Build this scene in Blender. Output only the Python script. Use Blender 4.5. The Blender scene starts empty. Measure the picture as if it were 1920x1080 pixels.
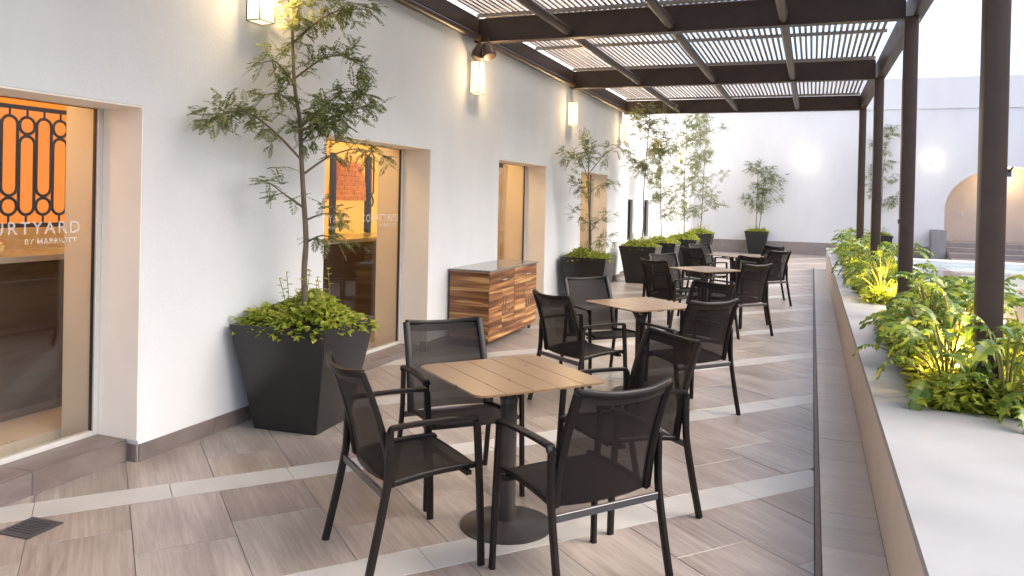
import bpy, bmesh, math, random
from mathutils import Vector, Matrix, Quaternion
R = math.radians
scene = bpy.context.scene
C = scene.collection

# ------------------------------------------------------------------ camera, sky, sun, exposure
H, FPX, V0, YAW, ROLL, PITCH = 1.59, 1460.0, 383.6, 0.3682, 0.0215, -0.008
cam = bpy.data.cameras.new('camera')
cam.sensor_width = 36.0
cam.lens = 36.0 * FPX / 1920.0
cam.shift_y = -(540.0 - V0) / 1920.0
cam.clip_start, cam.clip_end = 0.05, 3000.0
camo = bpy.data.objects.new('camera', cam)
C.objects.link(camo)
_hf = Vector((-math.sin(YAW), math.cos(YAW), 0)); _rt = Vector((math.cos(YAW), math.sin(YAW), 0))
_fw = _hf * math.cos(PITCH) + Vector((0, 0, math.sin(PITCH)))
_up = _hf * -math.sin(PITCH) + Vector((0, 0, math.cos(PITCH)))
_R = _rt * math.cos(ROLL) + _up * math.sin(ROLL); _U = _up * math.cos(ROLL) - _rt * math.sin(ROLL)
m = Matrix.Identity(4)
for i in range(3):
    m[i][0], m[i][1], m[i][2] = _R[i], _U[i], -_fw[i]
m[2][3] = H
camo.matrix_world = m
scene.camera = camo

world = bpy.data.worlds.new('World'); scene.world = world; world.use_nodes = True
wn = world.node_tree
sky = wn.nodes.new('ShaderNodeTexSky'); sky.sky_type = 'NISHITA'; sky.sun_disc = False
SUN_EL, SUN_AZ = 42.0, 84.0                  # azimuth clockwise from +Y towards +X
sky.sun_elevation = R(SUN_EL); sky.sun_rotation = R(SUN_AZ)
sky.air_density = 0.6; sky.dust_density = 4.0; sky.ozone_density = 0.2
bg = wn.nodes['Background']; bg.inputs['Strength'].default_value = 0.15
wn.links.new(sky.outputs[0], bg.inputs[0])
sun = bpy.data.lights.new('sun', 'SUN'); sun.energy = 0.5; sun.angle = R(60); sun.color = (1, .975, .92)
suno = bpy.data.objects.new('sun', sun); C.objects.link(suno)
sd = Vector((math.sin(R(SUN_AZ)) * math.cos(R(SUN_EL)), math.cos(R(SUN_AZ)) * math.cos(R(SUN_EL)), math.sin(R(SUN_EL))))
suno.rotation_euler = sd.to_track_quat('Z', 'Y').to_euler(); suno.location = (10, 10, 20)
scene.view_settings.view_transform = 'Standard'; scene.view_settings.look = 'None'
scene.view_settings.gamma = 1.0; scene.view_settings.use_curve_mapping = False
scene.view_settings.exposure = 1.9
scene.render.engine = 'CYCLES'

# ------------------------------------------------------------------ materials
MATS = {}
def new_mat(name):
    mt = bpy.data.materials.new(name); mt.use_nodes = True
    MATS[name] = mt
    return mt, mt.node_tree.nodes, mt.node_tree.links, mt.node_tree.nodes['Principled BSDF']
def plain(name, col, rough=.5, metal=0., noise=0., nscale=20., bump=0., bscale=60., spec=.5, stretch=None, coat=0.):
    mt, N, L, b = new_mat(name)
    b.inputs['Base Color'].default_value = (*col, 1); b.inputs['Roughness'].default_value = rough
    b.inputs['Metallic'].default_value = metal; b.inputs['Specular IOR Level'].default_value = spec
    b.inputs['Coat Weight'].default_value = coat
    tc = N.new('ShaderNodeTexCoord'); mp = N.new('ShaderNodeMapping'); L.new(tc.outputs['Object'], mp.inputs[0])
    if stretch: mp.inputs['Scale'].default_value = stretch
    if noise:
        nz = N.new('ShaderNodeTexNoise'); nz.inputs['Scale'].default_value = nscale; nz.inputs['Detail'].default_value = 6
        L.new(mp.outputs[0], nz.inputs[0])
        mr = N.new('ShaderNodeMapRange'); mr.inputs[1].default_value = .3; mr.inputs[2].default_value = .7
        mr.inputs[3].default_value = 1 - noise; mr.inputs[4].default_value = 1 + noise
        L.new(nz.outputs[0], mr.inputs[0])
        mx = N.new('ShaderNodeMix'); mx.data_type = 'RGBA'; mx.blend_type = 'MULTIPLY'; mx.inputs[0].default_value = 1
        mx.inputs[6].default_value = (*col, 1); L.new(mr.outputs[0], mx.inputs[7]); L.new(mx.outputs[2], b.inputs['Base Color'])
        r2 = N.new('ShaderNodeMapRange'); r2.inputs[3].default_value = max(0, rough - .08); r2.inputs[4].default_value = min(1, rough + .1)
        L.new(nz.outputs[0], r2.inputs[0]); L.new(r2.outputs[0], b.inputs['Roughness'])
    if bump:
        nb = N.new('ShaderNodeTexNoise'); nb.inputs['Scale'].default_value = bscale; nb.inputs['Detail'].default_value = 5
        L.new(mp.outputs[0], nb.inputs[0])
        bp = N.new('ShaderNodeBump'); bp.inputs['Strength'].default_value = bump; bp.inputs['Distance'].default_value = .01
        L.new(nb.outputs[0], bp.inputs['Height']); L.new(bp.outputs[0], b.inputs['Normal'])
    return mt
def ramp(N, stops):
    r = N.new('ShaderNodeValToRGB')
    while len(r.color_ramp.elements) < len(stops): r.color_ramp.elements.new(.5)
    for e, (p, c) in zip(r.color_ramp.elements, stops): e.position = p; e.color = (*c, 1)
    return r
def grain_tile(name, rot, stops, streak=(1.4, 30), rough=.31, warm=.5):
    """wood-look porcelain: grain streaks along the plank, each piece its own shade"""
    mt, N, L, b = new_mat(name)
    g = N.new('ShaderNodeNewGeometry'); oi = N.new('ShaderNodeObjectInfo')
    vr = N.new('ShaderNodeVectorRotate'); vr.rotation_type = 'Z_AXIS'; vr.inputs['Angle'].default_value = rot
    L.new(g.outputs['Position'], vr.inputs['Vector'])
    ad = N.new('ShaderNodeMath'); ad.operation = 'ADD'; L.new(g.outputs['Random Per Island'], ad.inputs[0]); L.new(oi.outputs['Random'], ad.inputs[1])
    sc = N.new('ShaderNodeMath'); sc.operation = 'MULTIPLY'; sc.inputs[1].default_value = 37.0; L.new(ad.outputs[0], sc.inputs[0])
    va = N.new('ShaderNodeVectorMath'); va.operation = 'ADD'; L.new(vr.outputs[0], va.inputs[0]); L.new(sc.outputs[0], va.inputs[1])
    mp = N.new('ShaderNodeMapping'); mp.inputs['Scale'].default_value = (streak[0], streak[1], 4); L.new(va.outputs[0], mp.inputs[0])
    n1 = N.new('ShaderNodeTexNoise'); n1.inputs['Scale'].default_value = 1.5; n1.inputs['Detail'].default_value = 9; n1.inputs['Roughness'].default_value = .68; n1.inputs['Distortion'].default_value = .7
    L.new(mp.outputs[0], n1.inputs[0])
    mp2 = N.new('ShaderNodeMapping'); mp2.inputs['Scale'].default_value = (1.0, 3.2, 2); L.new(va.outputs[0], mp2.inputs[0])
    n2 = N.new('ShaderNodeTexNoise'); n2.inputs['Scale'].default_value = 1.3; n2.inputs['Detail'].default_value = 4; L.new(mp2.outputs[0], n2.inputs[0])
    fr = N.new('ShaderNodeMath'); fr.operation = 'FRACT'; L.new(ad.outputs[0], fr.inputs[0])
    a1 = N.new('ShaderNodeMath'); a1.operation = 'MULTIPLY_ADD'; a1.inputs[1].default_value = .42; L.new(n2.outputs[0], a1.inputs[0])
    a0 = N.new('ShaderNodeMath'); a0.operation = 'MULTIPLY'; a0.inputs[1].default_value = .62; L.new(n1.outputs[0], a0.inputs[0]); L.new(a0.outputs[0], a1.inputs[2])
    a2 = N.new('ShaderNodeMath'); a2.operation = 'MULTIPLY_ADD'; a2.inputs[1].default_value = .07; L.new(fr.outputs[0], a2.inputs[0]); L.new(a1.outputs[0], a2.inputs[2])
    rp = ramp(N, stops); L.new(a2.outputs[0], rp.inputs[0])
    # a part of the tiles leans to ochre, others to a cool grey
    hs = N.new('ShaderNodeMix'); hs.data_type = 'RGBA'; hs.blend_type = 'MULTIPLY'
    f2 = N.new('ShaderNodeMath'); f2.operation = 'MULTIPLY'; f2.inputs[1].default_value = 7.3; L.new(ad.outputs[0], f2.inputs[0])
    f3 = N.new('ShaderNodeMath'); f3.operation = 'FRACT'; L.new(f2.outputs[0], f3.inputs[0])
    tint = ramp(N, [(0, (1, .93, .9)), (.45, (1, 1, 1)), (.8, (.93, .97, .97)), (1, (1.0, .9, .78))]); L.new(f3.outputs[0], tint.inputs[0])
    hs.inputs[0].default_value = warm; L.new(rp.outputs[0], hs.inputs[6]); L.new(tint.outputs[0], hs.inputs[7])
    L.new(hs.outputs[2], b.inputs['Base Color'])
    rr = N.new('ShaderNodeMapRange'); rr.inputs[3].default_value = rough - .08; rr.inputs[4].default_value = rough + .16; L.new(n1.outputs[0], rr.inputs[0]); L.new(rr.outputs[0], b.inputs['Roughness'])
    bp = N.new('ShaderNodeBump'); bp.inputs['Strength'].default_value = .12; bp.inputs['Distance'].default_value = .004
    L.new(n1.outputs[0], bp.inputs['Height']); L.new(bp.outputs[0], b.inputs['Normal'])
    return mt
def leaf_mat(name, stops, trans=.35, rough=.45, edge=None):
    mt, N, L, b = new_mat(name)
    g = N.new('ShaderNodeNewGeometry'); oi = N.new('ShaderNodeObjectInfo')
    ad = N.new('ShaderNodeMath'); ad.operation = 'ADD'; L.new(g.outputs['Random Per Island'], ad.inputs[0]); L.new(oi.outputs['Random'], ad.inputs[1])
    fr = N.new('ShaderNodeMath'); fr.operation = 'FRACT'; L.new(ad.outputs[0], fr.inputs[0])
    rp = ramp(N, stops); L.new(fr.outputs[0], rp.inputs[0])
    col = rp.outputs[0]
    tc = N.new('ShaderNodeTexCoord'); nz = N.new('ShaderNodeTexNoise'); nz.inputs['Scale'].default_value = 28; nz.inputs['Detail'].default_value = 3
    L.new(tc.outputs['Object'], nz.inputs[0])
    if edge:
        r2 = ramp(N, [(.52, (0, 0, 0)), (.62, (1, 1, 1))]); L.new(nz.outputs[0], r2.inputs[0])
        mx = N.new('ShaderNodeMix'); mx.data_type = 'RGBA'; L.new(r2.outputs[0], mx.inputs[0]); L.new(col, mx.inputs[6]); mx.inputs[7].default_value = (*edge, 1)
        col = mx.outputs[2]
    L.new(col, b.inputs['Base Color']); b.inputs['Roughness'].default_value = rough
    tr = N.new('ShaderNodeBsdfTranslucent'); L.new(col, tr.inputs[0])
    ms = N.new('ShaderNodeMixShader'); ms.inputs[0].default_value = trans
    L.new(b.outputs[0], ms.inputs[1]); L.new(tr.outputs[0], ms.inputs[2])
    L.new(ms.outputs[0], N['Material Output'].inputs[0])
    return mt
def emit(name, col, s):
    mt, N, L, b = new_mat(name)
    b.inputs['Base Color'].default_value = (col[0] * .35, col[1] * .35, col[2] * .35, 1)
    b.inputs['Emission Color'].default_value = (*col, 1); b.inputs['Emission Strength'].default_value = s
    return mt
def glass(name, tint=(.97, .98, .97), refl=1.0):
    mt, N, L, b = new_mat(name); N.remove(b)
    t = N.new('ShaderNodeBsdfTransparent'); t.inputs[0].default_value = (*tint, 1)
    g = N.new('ShaderNodeBsdfGlossy'); g.inputs['Roughness'].default_value = .008
    f = N.new('ShaderNodeLayerWeight'); f.inputs['Blend'].default_value = .5
    pw = N.new('ShaderNodeMath'); pw.operation = 'POWER'; pw.inputs[1].default_value = 4.5; L.new(f.outputs['Facing'], pw.inputs[0])
    mu = N.new('ShaderNodeMath'); mu.operation = 'MULTIPLY_ADD'; mu.inputs[1].default_value = .9; mu.inputs[2].default_value = .045 * refl; mu.use_clamp = True; L.new(pw.outputs[0], mu.inputs[0])
    ms = N.new('ShaderNodeMixShader'); L.new(mu.outputs[0], ms.inputs[0]); L.new(t.outputs[0], ms.inputs[1]); L.new(g.outputs[0], ms.inputs[2])
    L.new(ms.outputs[0], N['Material Output'].inputs[0])
    return mt
def mesh_fabric(name, col, open_=.3):
    mt, N, L, b = new_mat(name)
    b.inputs['Base Color'].default_value = (*col, 1); b.inputs['Roughness'].default_value = .65; b.inputs['Specular IOR Level'].default_value = .25
    t = N.new('ShaderNodeBsdfTransparent')
    tc = N.new('ShaderNodeTexCoord'); w1 = N.new('ShaderNodeTexWave'); w1.bands_direction = 'X'; w1.inputs['Scale'].default_value = 130
    w2 = N.new('ShaderNodeTexWave'); w2.bands_direction = 'Z'; w2.inputs['Scale'].default_value = 130
    L.new(tc.outputs['Object'], w1.inputs[0]); L.new(tc.outputs['Object'], w2.inputs[0])
    mu = N.new('ShaderNodeMath'); mu.operation = 'MULTIPLY'; L.new(w1.outputs[1], mu.inputs[0]); L.new(w2.outputs[1], mu.inputs[1])
    mr = N.new('ShaderNodeMapRange'); mr.inputs[3].default_value = open_ * 1.2; mr.inputs[4].default_value = open_ * 1.45; L.new(mu.outputs[0], mr.inputs[0])
    ms = N.new('ShaderNodeMixShader'); L.new(mr.outputs[0], ms.inputs[0]); L.new(b.outputs[0], ms.inputs[1]); L.new(t.outputs[0], ms.inputs[2])
    L.new(ms.outputs[0], N['Material Output'].inputs[0])
    return mt
def stucco(name, col, stain=.06):
    mt, N, L, b = new_mat(name)
    tc = N.new('ShaderNodeTexCoord')
    n1 = N.new('ShaderNodeTexNoise'); n1.inputs['Scale'].default_value = .9; n1.inputs['Detail'].default_value = 7; L.new(tc.outputs['Object'], n1.inputs[0])
    mp = N.new('ShaderNodeMapping'); mp.inputs['Scale'].default_value = (1.3, 1.3, .5); L.new(tc.outputs['Object'], mp.inputs[0])
    n2 = N.new('ShaderNodeTexNoise'); n2.inputs['Scale'].default_value = 1.7; n2.inputs['Detail'].default_value = 6; L.new(mp.outputs[0], n2.inputs[0])
    ad = N.new('ShaderNodeMath'); ad.operation = 'ADD'; L.new(n1.outputs[0], ad.inputs[0]); L.new(n2.outputs[0], ad.inputs[1])
    mr = N.new('ShaderNodeMapRange'); mr.inputs[1].default_value = .7; mr.inputs[2].default_value = 1.3; mr.inputs[3].default_value = 1 - stain; mr.inputs[4].default_value = 1
    L.new(ad.outputs[0], mr.inputs[0])
    mx = N.new('ShaderNodeMix'); mx.data_type = 'RGBA'; mx.blend_type = 'MULTIPLY'; mx.inputs[0].default_value = 1; mx.inputs[6].default_value = (*col, 1)
    L.new(mr.outputs[0], mx.inputs[7]); L.new(mx.outputs[2], b.inputs['Base Color']); b.inputs['Roughness'].default_value = .85; b.inputs['Specular IOR Level'].default_value = .25
    n3 = N.new('ShaderNodeTexNoise'); n3.inputs['Scale'].default_value = 55; n3.inputs['Detail'].default_value = 4; L.new(tc.outputs['Object'], n3.inputs[0])
    n4 = N.new('ShaderNodeTexNoise'); n4.inputs['Scale'].default_value = 2.2; n4.inputs['Detail'].default_value = 2; L.new(tc.outputs['Object'], n4.inputs[0])
    a2 = N.new('ShaderNodeMath'); a2.operation = 'MULTIPLY_ADD'; a2.inputs[1].default_value = 2.5; L.new(n4.outputs[0], a2.inputs[0]); L.new(n3.outputs[0], a2.inputs[2])
    bp = N.new('ShaderNodeBump'); bp.inputs['Strength'].default_value = .16; bp.inputs['Distance'].default_value = .008; L.new(a2.outputs[0], bp.inputs['Height']); L.new(bp.outputs[0], b.inputs['Normal'])
    return mt
def streak_wood(name, stops, scale=(.7, .7, 15)):
    """strongly striped hardwood, streaks along the horizontal, each board its own cut"""
    mt, N, L, b = new_mat(name)
    tc = N.new('ShaderNodeNewGeometry'); oi = N.new('ShaderNodeObjectInfo')
    sc = N.new('ShaderNodeMath'); sc.operation = 'MULTIPLY'; sc.inputs[1].default_value = 9.0; L.new(oi.outputs['Random'], sc.inputs[0])
    va = N.new('ShaderNodeVectorMath'); va.operation = 'ADD'; L.new(tc.outputs['Position'], va.inputs[0]); L.new(sc.outputs[0], va.inputs[1])
    mp = N.new('ShaderNodeMapping'); mp.inputs['Scale'].default_value = scale; L.new(va.outputs[0], mp.inputs[0])
    n = N.new('ShaderNodeTexNoise'); n.inputs['Scale'].default_value = 1.1; n.inputs['Detail'].default_value = 5; n.inputs['Distortion'].default_value = .8; L.new(mp.outputs[0], n.inputs[0])
    rp = ramp(N, stops); L.new(n.outputs[0], rp.inputs[0])
    mp2 = N.new('ShaderNodeMapping'); mp2.inputs['Scale'].default_value = (scale[0] * 3, scale[1] * 3, scale[2] * 8); L.new(va.outputs[0], mp2.inputs[0])
    n2 = N.new('ShaderNodeTexNoise'); n2.inputs['Scale'].default_value = 1.5; n2.inputs['Detail'].default_value = 6; L.new(mp2.outputs[0], n2.inputs[0])
    mr = N.new('ShaderNodeMapRange'); mr.inputs[1].default_value = .3; mr.inputs[2].default_value = .7; mr.inputs[3].default_value = .75; mr.inputs[4].default_value = 1.15; L.new(n2.outputs[0], mr.inputs[0])
    mx = N.new('ShaderNodeMix'); mx.data_type = 'RGBA'; mx.blend_type = 'MULTIPLY'; mx.inputs[0].default_value = 1; L.new(rp.outputs[0], mx.inputs[6]); L.new(mr.outputs[0], mx.inputs[7])
    L.new(mx.outputs[2], b.inputs['Base Color']); b.inputs['Roughness'].default_value = .35
    return mt

TH = 0.7172                                        # floor grid: pale strips run 41 degrees off the wall
A_ = Vector((math.sin(TH), math.cos(TH))); B_ = Vector((math.cos(TH), -math.sin(TH)))
ROT_B = math.atan2(B_.y, B_.x)
M_wall = stucco('white_stucco', (.61, .63, .635), .09)
M_wall2 = stucco('shade_lifted_stucco', (.74, .74, .735), .07)  # white stucco again, colour lifted to make up for the end wall's shade
M_cream = plain('cream_paint', (.82, .78, .69), .8, noise=.03, nscale=3, bump=.05)
M_inner = plain('inner_cream_paint', (.76, .67, .53), .7, noise=.03, nscale=3)
M_tile = grain_tile('wood_look_tile', -ROT_B, [(.30, (.125, .101, .086)), (.46, (.205, .172, .151)), (.58, (.27, .234, .209)), (.74, (.38, .342, .31))])
M_strip = plain('pale_strip_tile', (.38, .372, .352), .38, noise=.07, nscale=6, bump=.03)
M_grout = plain('grout', (.19, .165, .145), .9, noise=.1)
M_skirt = grain_tile('skirting_tile', math.pi / 2, [(.25, (.075, .062, .056)), (.5, (.14, .115, .105)), (.75, (.22, .19, .175))], rough=.42)
M_ledge = grain_tile('ledge_tile', 0, [(.25, (.38, .335, .285)), (.5, (.50, .45, .39)), (.75, (.60, .545, .48))], rough=.4)  # colour lightened to offset the shade the planter wall casts on the ledge
M_trim = plain('brown_trim', (.12, .08, .06), .5, noise=.15, nscale=8)
M_stone = plain('pale_stone_cap', (.27, .275, .28), .58, noise=.10, nscale=2.2, bump=.04, bscale=30)
M_render = plain('beige_render', (.55, .47, .405), .8, noise=.05, nscale=4, bump=.06)
M_steel = plain('brown_steel', (.050, .031, .0215), .4, noise=.12, nscale=7, spec=.35, bump=.02)
M_slat = plain('slat_paint', (.25, .215, .18), .45, noise=.1, nscale=9)
M_chair = plain('dark_powder_coat', (.0065, .005, .0047), .42, noise=.1, nscale=30, spec=.28)
M_sling = mesh_fabric('sling_mesh', (.0085, .0058, .0054), .085)
M_seat = mesh_fabric('seat_mesh', (.0115, .0078, .007), .02)
M_hem = plain('sling_hem', (.020, .0155, .014), .6)
M_bar = plain('satin_bar', (.10, .10, .11), .3, metal=.6)
M_top = plain('table_plank', (.17, .103, .056), .30, noise=.08, nscale=7, stretch=(6, .7, 1), bump=.015)
M_pole = plain('table_steel', (.035, .030, .028), .33, noise=.08, nscale=9)
M_pot = plain('black_resin', (.016, .0155, .0155), .30, noise=.05, nscale=3)
M_soil = plain('soil', (.035, .025, .018), .95, noise=.4, nscale=40, bump=.4)
M_bark = plain('bark', (.14, .105, .07), .85, noise=.3, nscale=25, bump=.3, stretch=(1, 1, .3))
M_fern = leaf_mat('feathery_leaf', [(0, (.10, .13, .042)), (.5, (.18, .215, .066)), (1, (.28, .29, .10))], .48)
M_fern2 = leaf_mat('thin_leaf', [(0, (.11, .135, .055)), (.5, (.17, .20, .08)), (1, (.25, .27, .11))], .48)
M_lime = leaf_mat('lime_leaf', [(0, (.12, .19, .018)), (.35, (.26, .34, .028)), (.7, (.38, .43, .04)), (1, (.50, .50, .09))], .5, edge=(.55, .54, .13))
M_phil = leaf_mat('philodendron_leaf', [(0, (.07, .14, .02)), (.45, (.14, .22, .03)), (.8, (.25, .32, .04)), (1, (.38, .40, .035))], .35, .35)
M_stem = plain('leaf_stem', (.20, .19, .05), .5)
M_glass = glass('door_glass')
M_letter = mesh_fabric('white_film', (.70, .69, .66), .48)
M_alu = plain('pale_aluminium', (.62, .61, .58), .35, metal=.3)
M_dark = plain('dark_seal', (.02, .017, .015), .5)
M_dwood = plain('dark_veneer', (.055, .036, .027), .4, noise=.25, nscale=3, stretch=(1, 1, 9))
M_marble = plain('counter_top', (.42, .39, .36), .2, noise=.1, nscale=9)
M_amber = emit('amber_backlight', (1, .30, .03), .24)
M_gold = emit('golden_backlight', (1, .47, .07), .30)
M_iron = plain('black_iron', (.008, .007, .006), .5)
M_brick = plain('amber_brick', (.80, .33, .05), .75, noise=.2, nscale=10, bump=.2)
M_lampglass = emit('lamp_glass', (1, .78, .46), .55)
M_bulb = emit('lamp_bulb', (1, .93, .75), 5.0)
M_spotlens = emit('garden_lens', (1, .72, .28), 30.0)
M_brass = plain('lamp_frame', (.16, .125, .07), .4, metal=.7)
M_cab = streak_wood('striped_hardwood', [(.32, (.075, .030, .011)), (.45, (.19, .077, .027)), (.55, (.29, .128, .046)), (.61, (.50, .29, .11)), (.75, (.60, .39, .18))])
M_granite = plain('granite_top', (.20, .185, .17), .12, noise=.3, nscale=60)
M_chrome = plain('satin_handle', (.72, .70, .68), .22, metal=1)
M_rubber = plain('caster_rubber', (.02, .02, .02), .6)
M_spk = plain('bronze_can', (.085, .05, .035), .4, metal=.2)
M_pool = plain('pool_tile', (.72, .82, .82), .4, noise=.05, nscale=5)
M_poolrim = plain('pool_rim', (.74, .74, .73), .5, noise=.05)
M_pink = plain('pink_mosaic', (.72, .36, .42), .5); M_violet = plain('violet_mosaic', (.48, .36, .68), .5)
M_step = grain_tile('step_tile', 0, [(.25, (.17, .145, .13)), (.5, (.26, .225, .205)), (.75, (.34, .30, .275))], rough=.45)
M_grey = plain('grey_stone', (.27, .265, .265), .6, noise=.12, nscale=4, stretch=(6, 6, 1))
M_niche = plain('niche_paint', (.70, .60, .51), .8, noise=.03, nscale=3)
M_ground = plain('ground_paving', (.22, .20, .185), .8, noise=.15, nscale=1)
M_int_floor = plain('indoor_floor_tile', (.50, .42, .33), .3, noise=.06, nscale=3)
mtw, Nw, Lw, bw = new_mat('pool_water')
bw.inputs['Base Color'].default_value = (.9, .98, .98, 1); bw.inputs['Roughness'].default_value = .03; bw.inputs['IOR'].default_value = 1.33; bw.inputs['Transmission Weight'].default_value = 1
_n = Nw.new('ShaderNodeTexNoise'); _n.inputs['Scale'].default_value = 3; _b = Nw.new('ShaderNodeBump'); _b.inputs['Strength'].default_value = .08
Lw.new(_n.outputs[0], _b.inputs['Height']); Lw.new(_b.outputs[0], bw.inputs['Normal'])

# ------------------------------------------------------------------ mesh helpers
class MB:
    def __init__(s): s.v = []; s.f = []
    def add(s, vs, fs):
        o = len(s.v); s.v += [tuple(v) for v in vs]; s.f += [tuple(i + o for i in f) for f in fs]; return s
    def box(s, x0, x1, y0, y1, z0, z1):
        return s.add([(x0, y0, z0), (x1, y0, z0), (x1, y1, z0), (x0, y1, z0), (x0, y0, z1), (x1, y0, z1), (x1, y1, z1), (x0, y1, z1)],
                     [(0, 3, 2, 1), (4, 5, 6, 7), (0, 1, 5, 4), (1, 2, 6, 5), (2, 3, 7, 6), (3, 0, 4, 7)])
    def prism(s, poly, z0, z1, ch=0.):
        n = len(poly)
        if not ch:
            return s.add([(x, y, z0) for x, y in poly] + [(x, y, z1) for x, y in poly],
                         [tuple(range(n))[::-1], tuple(range(n, 2 * n))] + [(i, (i + 1) % n, n + (i + 1) % n, n + i) for i in range(n)])
        cx = sum(p[0] for p in poly) / n; cy = sum(p[1] for p in poly) / n
        ins = []
        for x, y in poly:
            d = math.hypot(x - cx, y - cy) or 1; k = max(0, 1 - ch * 1.4 / d); ins.append((cx + (x - cx) * k, cy + (y - cy) * k))
        vs = [(x, y, z0) for x, y in poly] + [(x, y, z1 - ch) for x, y in poly] + [(x, y, z1) for x, y in ins]
        fs = [tuple(range(2 * n, 3 * n))]
        for i in range(n):
            j = (i + 1) % n; fs += [(i, j, n + j, n + i), (n + i, n + j, 2 * n + j, 2 * n + i)]
        return s.add(vs, fs)
    def sweep(s, path, prof, up=Vector((0, 0, 1)), scales=None, closed=False):
        path = [Vector(p) for p in path]; n = len(path); k = len(prof); vs = []
        for i, p in enumerate(path):
            if closed: t = path[(i + 1) % n] - path[i - 1]
            else: t = path[min(i + 1, n - 1)] - path[max(i - 1, 0)]
            t.normalize(); sx = t.cross(up)
            if sx.length < 1e-4: sx = Vector((1, 0, 0))
            sx.normalize(); sy = sx.cross(t)
            q = scales[i] if scales else 1.
            vs += [p + sx * (a * q) + sy * (b * q) for a, b in prof]
        fs = []
        for i in range(n if closed else n - 1):
            o = i * k; o2 = ((i + 1) % n) * k
            fs += [(o + j, o + (j + 1) % k, o2 + (j + 1) % k, o2 + j) for j in range(k)]
        if not closed: fs += [tuple(range(k))[::-1], tuple(range((n - 1) * k, n * k))]
        return s.add(vs, fs)
    def tube(s, path, r, n=8, scales=None, closed=False, up=Vector((.13, .21, 1))):
        return s.sweep(path, [(r * math.cos(2 * math.pi * i / n), r * math.sin(2 * math.pi * i / n)) for i in range(n)], up, scales, closed)
    def lathe(s, pts, n=24, cx=0., cy=0.):
        vs = []
        for r, z in pts: vs += [(cx + r * math.cos(2 * math.pi * i / n), cy + r * math.sin(2 * math.pi * i / n), z) for i in range(n)]
        fs = []
        for j in range(len(pts) - 1): fs += [(j * n + i, j * n + (i + 1) % n, (j + 1) * n + (i + 1) % n, (j + 1) * n + i) for i in range(n)]
        fs += [tuple(range(n))[::-1], tuple(range((len(pts) - 1) * n, len(pts) * n))]
        return s.add(vs, fs)
    def mesh(s, name, mat, bevel=0., smooth=False, seg=2):
        me = bpy.data.meshes.new(name); me.from_pydata(s.v, [], s.f)
        if bevel or smooth:
            bm = bmesh.new(); bm.from_mesh(me); bmesh.ops.recalc_face_normals(bm, faces=bm.faces)
            if bevel:
                ed = [e for e in bm.edges if len(e.link_faces) == 2 and e.calc_face_angle(0) > .6]
                bmesh.ops.bevel(bm, geom=ed, offset=bevel, segments=seg, profile=.6, affect='EDGES')
            bm.to_mesh(me); bm.free()
            if smooth:
                me.set_sharp_from_angle(angle=R(40))
                for p in me.polygons: p.use_smooth = True
        me.materials.append(mat); me.update()
        return me
    def build(s, name, mat, parent=None, **k):
        o = bpy.data.objects.new(name, s.mesh(name, mat, **k)); C.objects.link(o)
        if parent: o.parent = parent
        return o
def put(name, me, parent=None, loc=None, rz=None):
    o = bpy.data.objects.new(name, me); C.objects.link(o)
    if parent: o.parent = parent
    if loc is not None: o.location = loc
    if rz is not None: o.rotation_euler = (0, 0, rz)
    return o
def thing(name, label, cat, loc=(0, 0, 0), rz=0., group=None):
    o = bpy.data.objects.new(name, None); C.objects.link(o); o.location = loc; o.rotation_euler = (0, 0, rz); o.empty_display_size = .2
    return tag(o, label, cat, group)
def tag(o, label, cat, group=None):
    o['label'] = label; o['category'] = cat
    if group: o['group'] = group
    return o
def structure(o, label=None):
    o['kind'] = 'structure'
    if label: o['label'] = label
    return o
def stuff(o, label=None, cat=None):
    o['kind'] = 'stuff'
    if label: o['label'] = label
    if cat: o['category'] = cat
    return o
def copy_thing(src, loc, rz):
    c = src.copy(); C.objects.link(c); c.location = loc; c.rotation_euler = (0, 0, rz)
    for ch in src.children:
        d = ch.copy(); C.objects.link(d); d.parent = c; d.matrix_parent_inverse = ch.matrix_parent_inverse.copy()
        for g in ch.children:
            e = g.copy(); C.objects.link(e); e.parent = d
    return c
def smooth_path(pts, n=6):
    """Catmull-Rom through the points"""
    P = [Vector(p) for p in pts]; P = [P[0] * 2 - P[1]] + P + [P[-1] * 2 - P[-2]]; out = []
    for i in range(1, len(P) - 2):
        for k in range(n):
            t = k / n; a, b, c, d = P[i - 1:i + 3]
            out.append(.5 * ((2 * b) + (c - a) * t + (2 * a - 5 * b + 4 * c - d) * t * t + (3 * b - a - 3 * c + d) * t ** 3))
    return out + [P[-2]]
def clip(poly, x0, x1, y0, y1):
    for ax, lim, sg in ((0, x0, 1), (0, x1, -1), (1, y0, 1), (1, y1, -1)):
        out = []
        for i, p in enumerate(poly):
            q = poly[(i + 1) % len(poly)]; dp = sg * (p[ax] - lim); dq = sg * (q[ax] - lim)
            if dp >= 0: out.append(p)
            if dp * dq < 0:
                t = dp / (dp - dq); out.append((p[0] + (q[0] - p[0]) * t, p[1] + (q[1] - p[1]) * t))
        poly = out
        if len(poly) < 3: return []
    return poly
def in_view(p, mg=40):
    q = Vector(p) - Vector((0, 0, H)); f = q.dot(_fw)
    if f < .2: return None
    u = 960 + FPX * q.dot(_R) / f; v = V0 - FPX * q.dot(_U) / f
    return (-mg < u < 1920 + mg and -mg < v < 1080 + mg, f)

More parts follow.
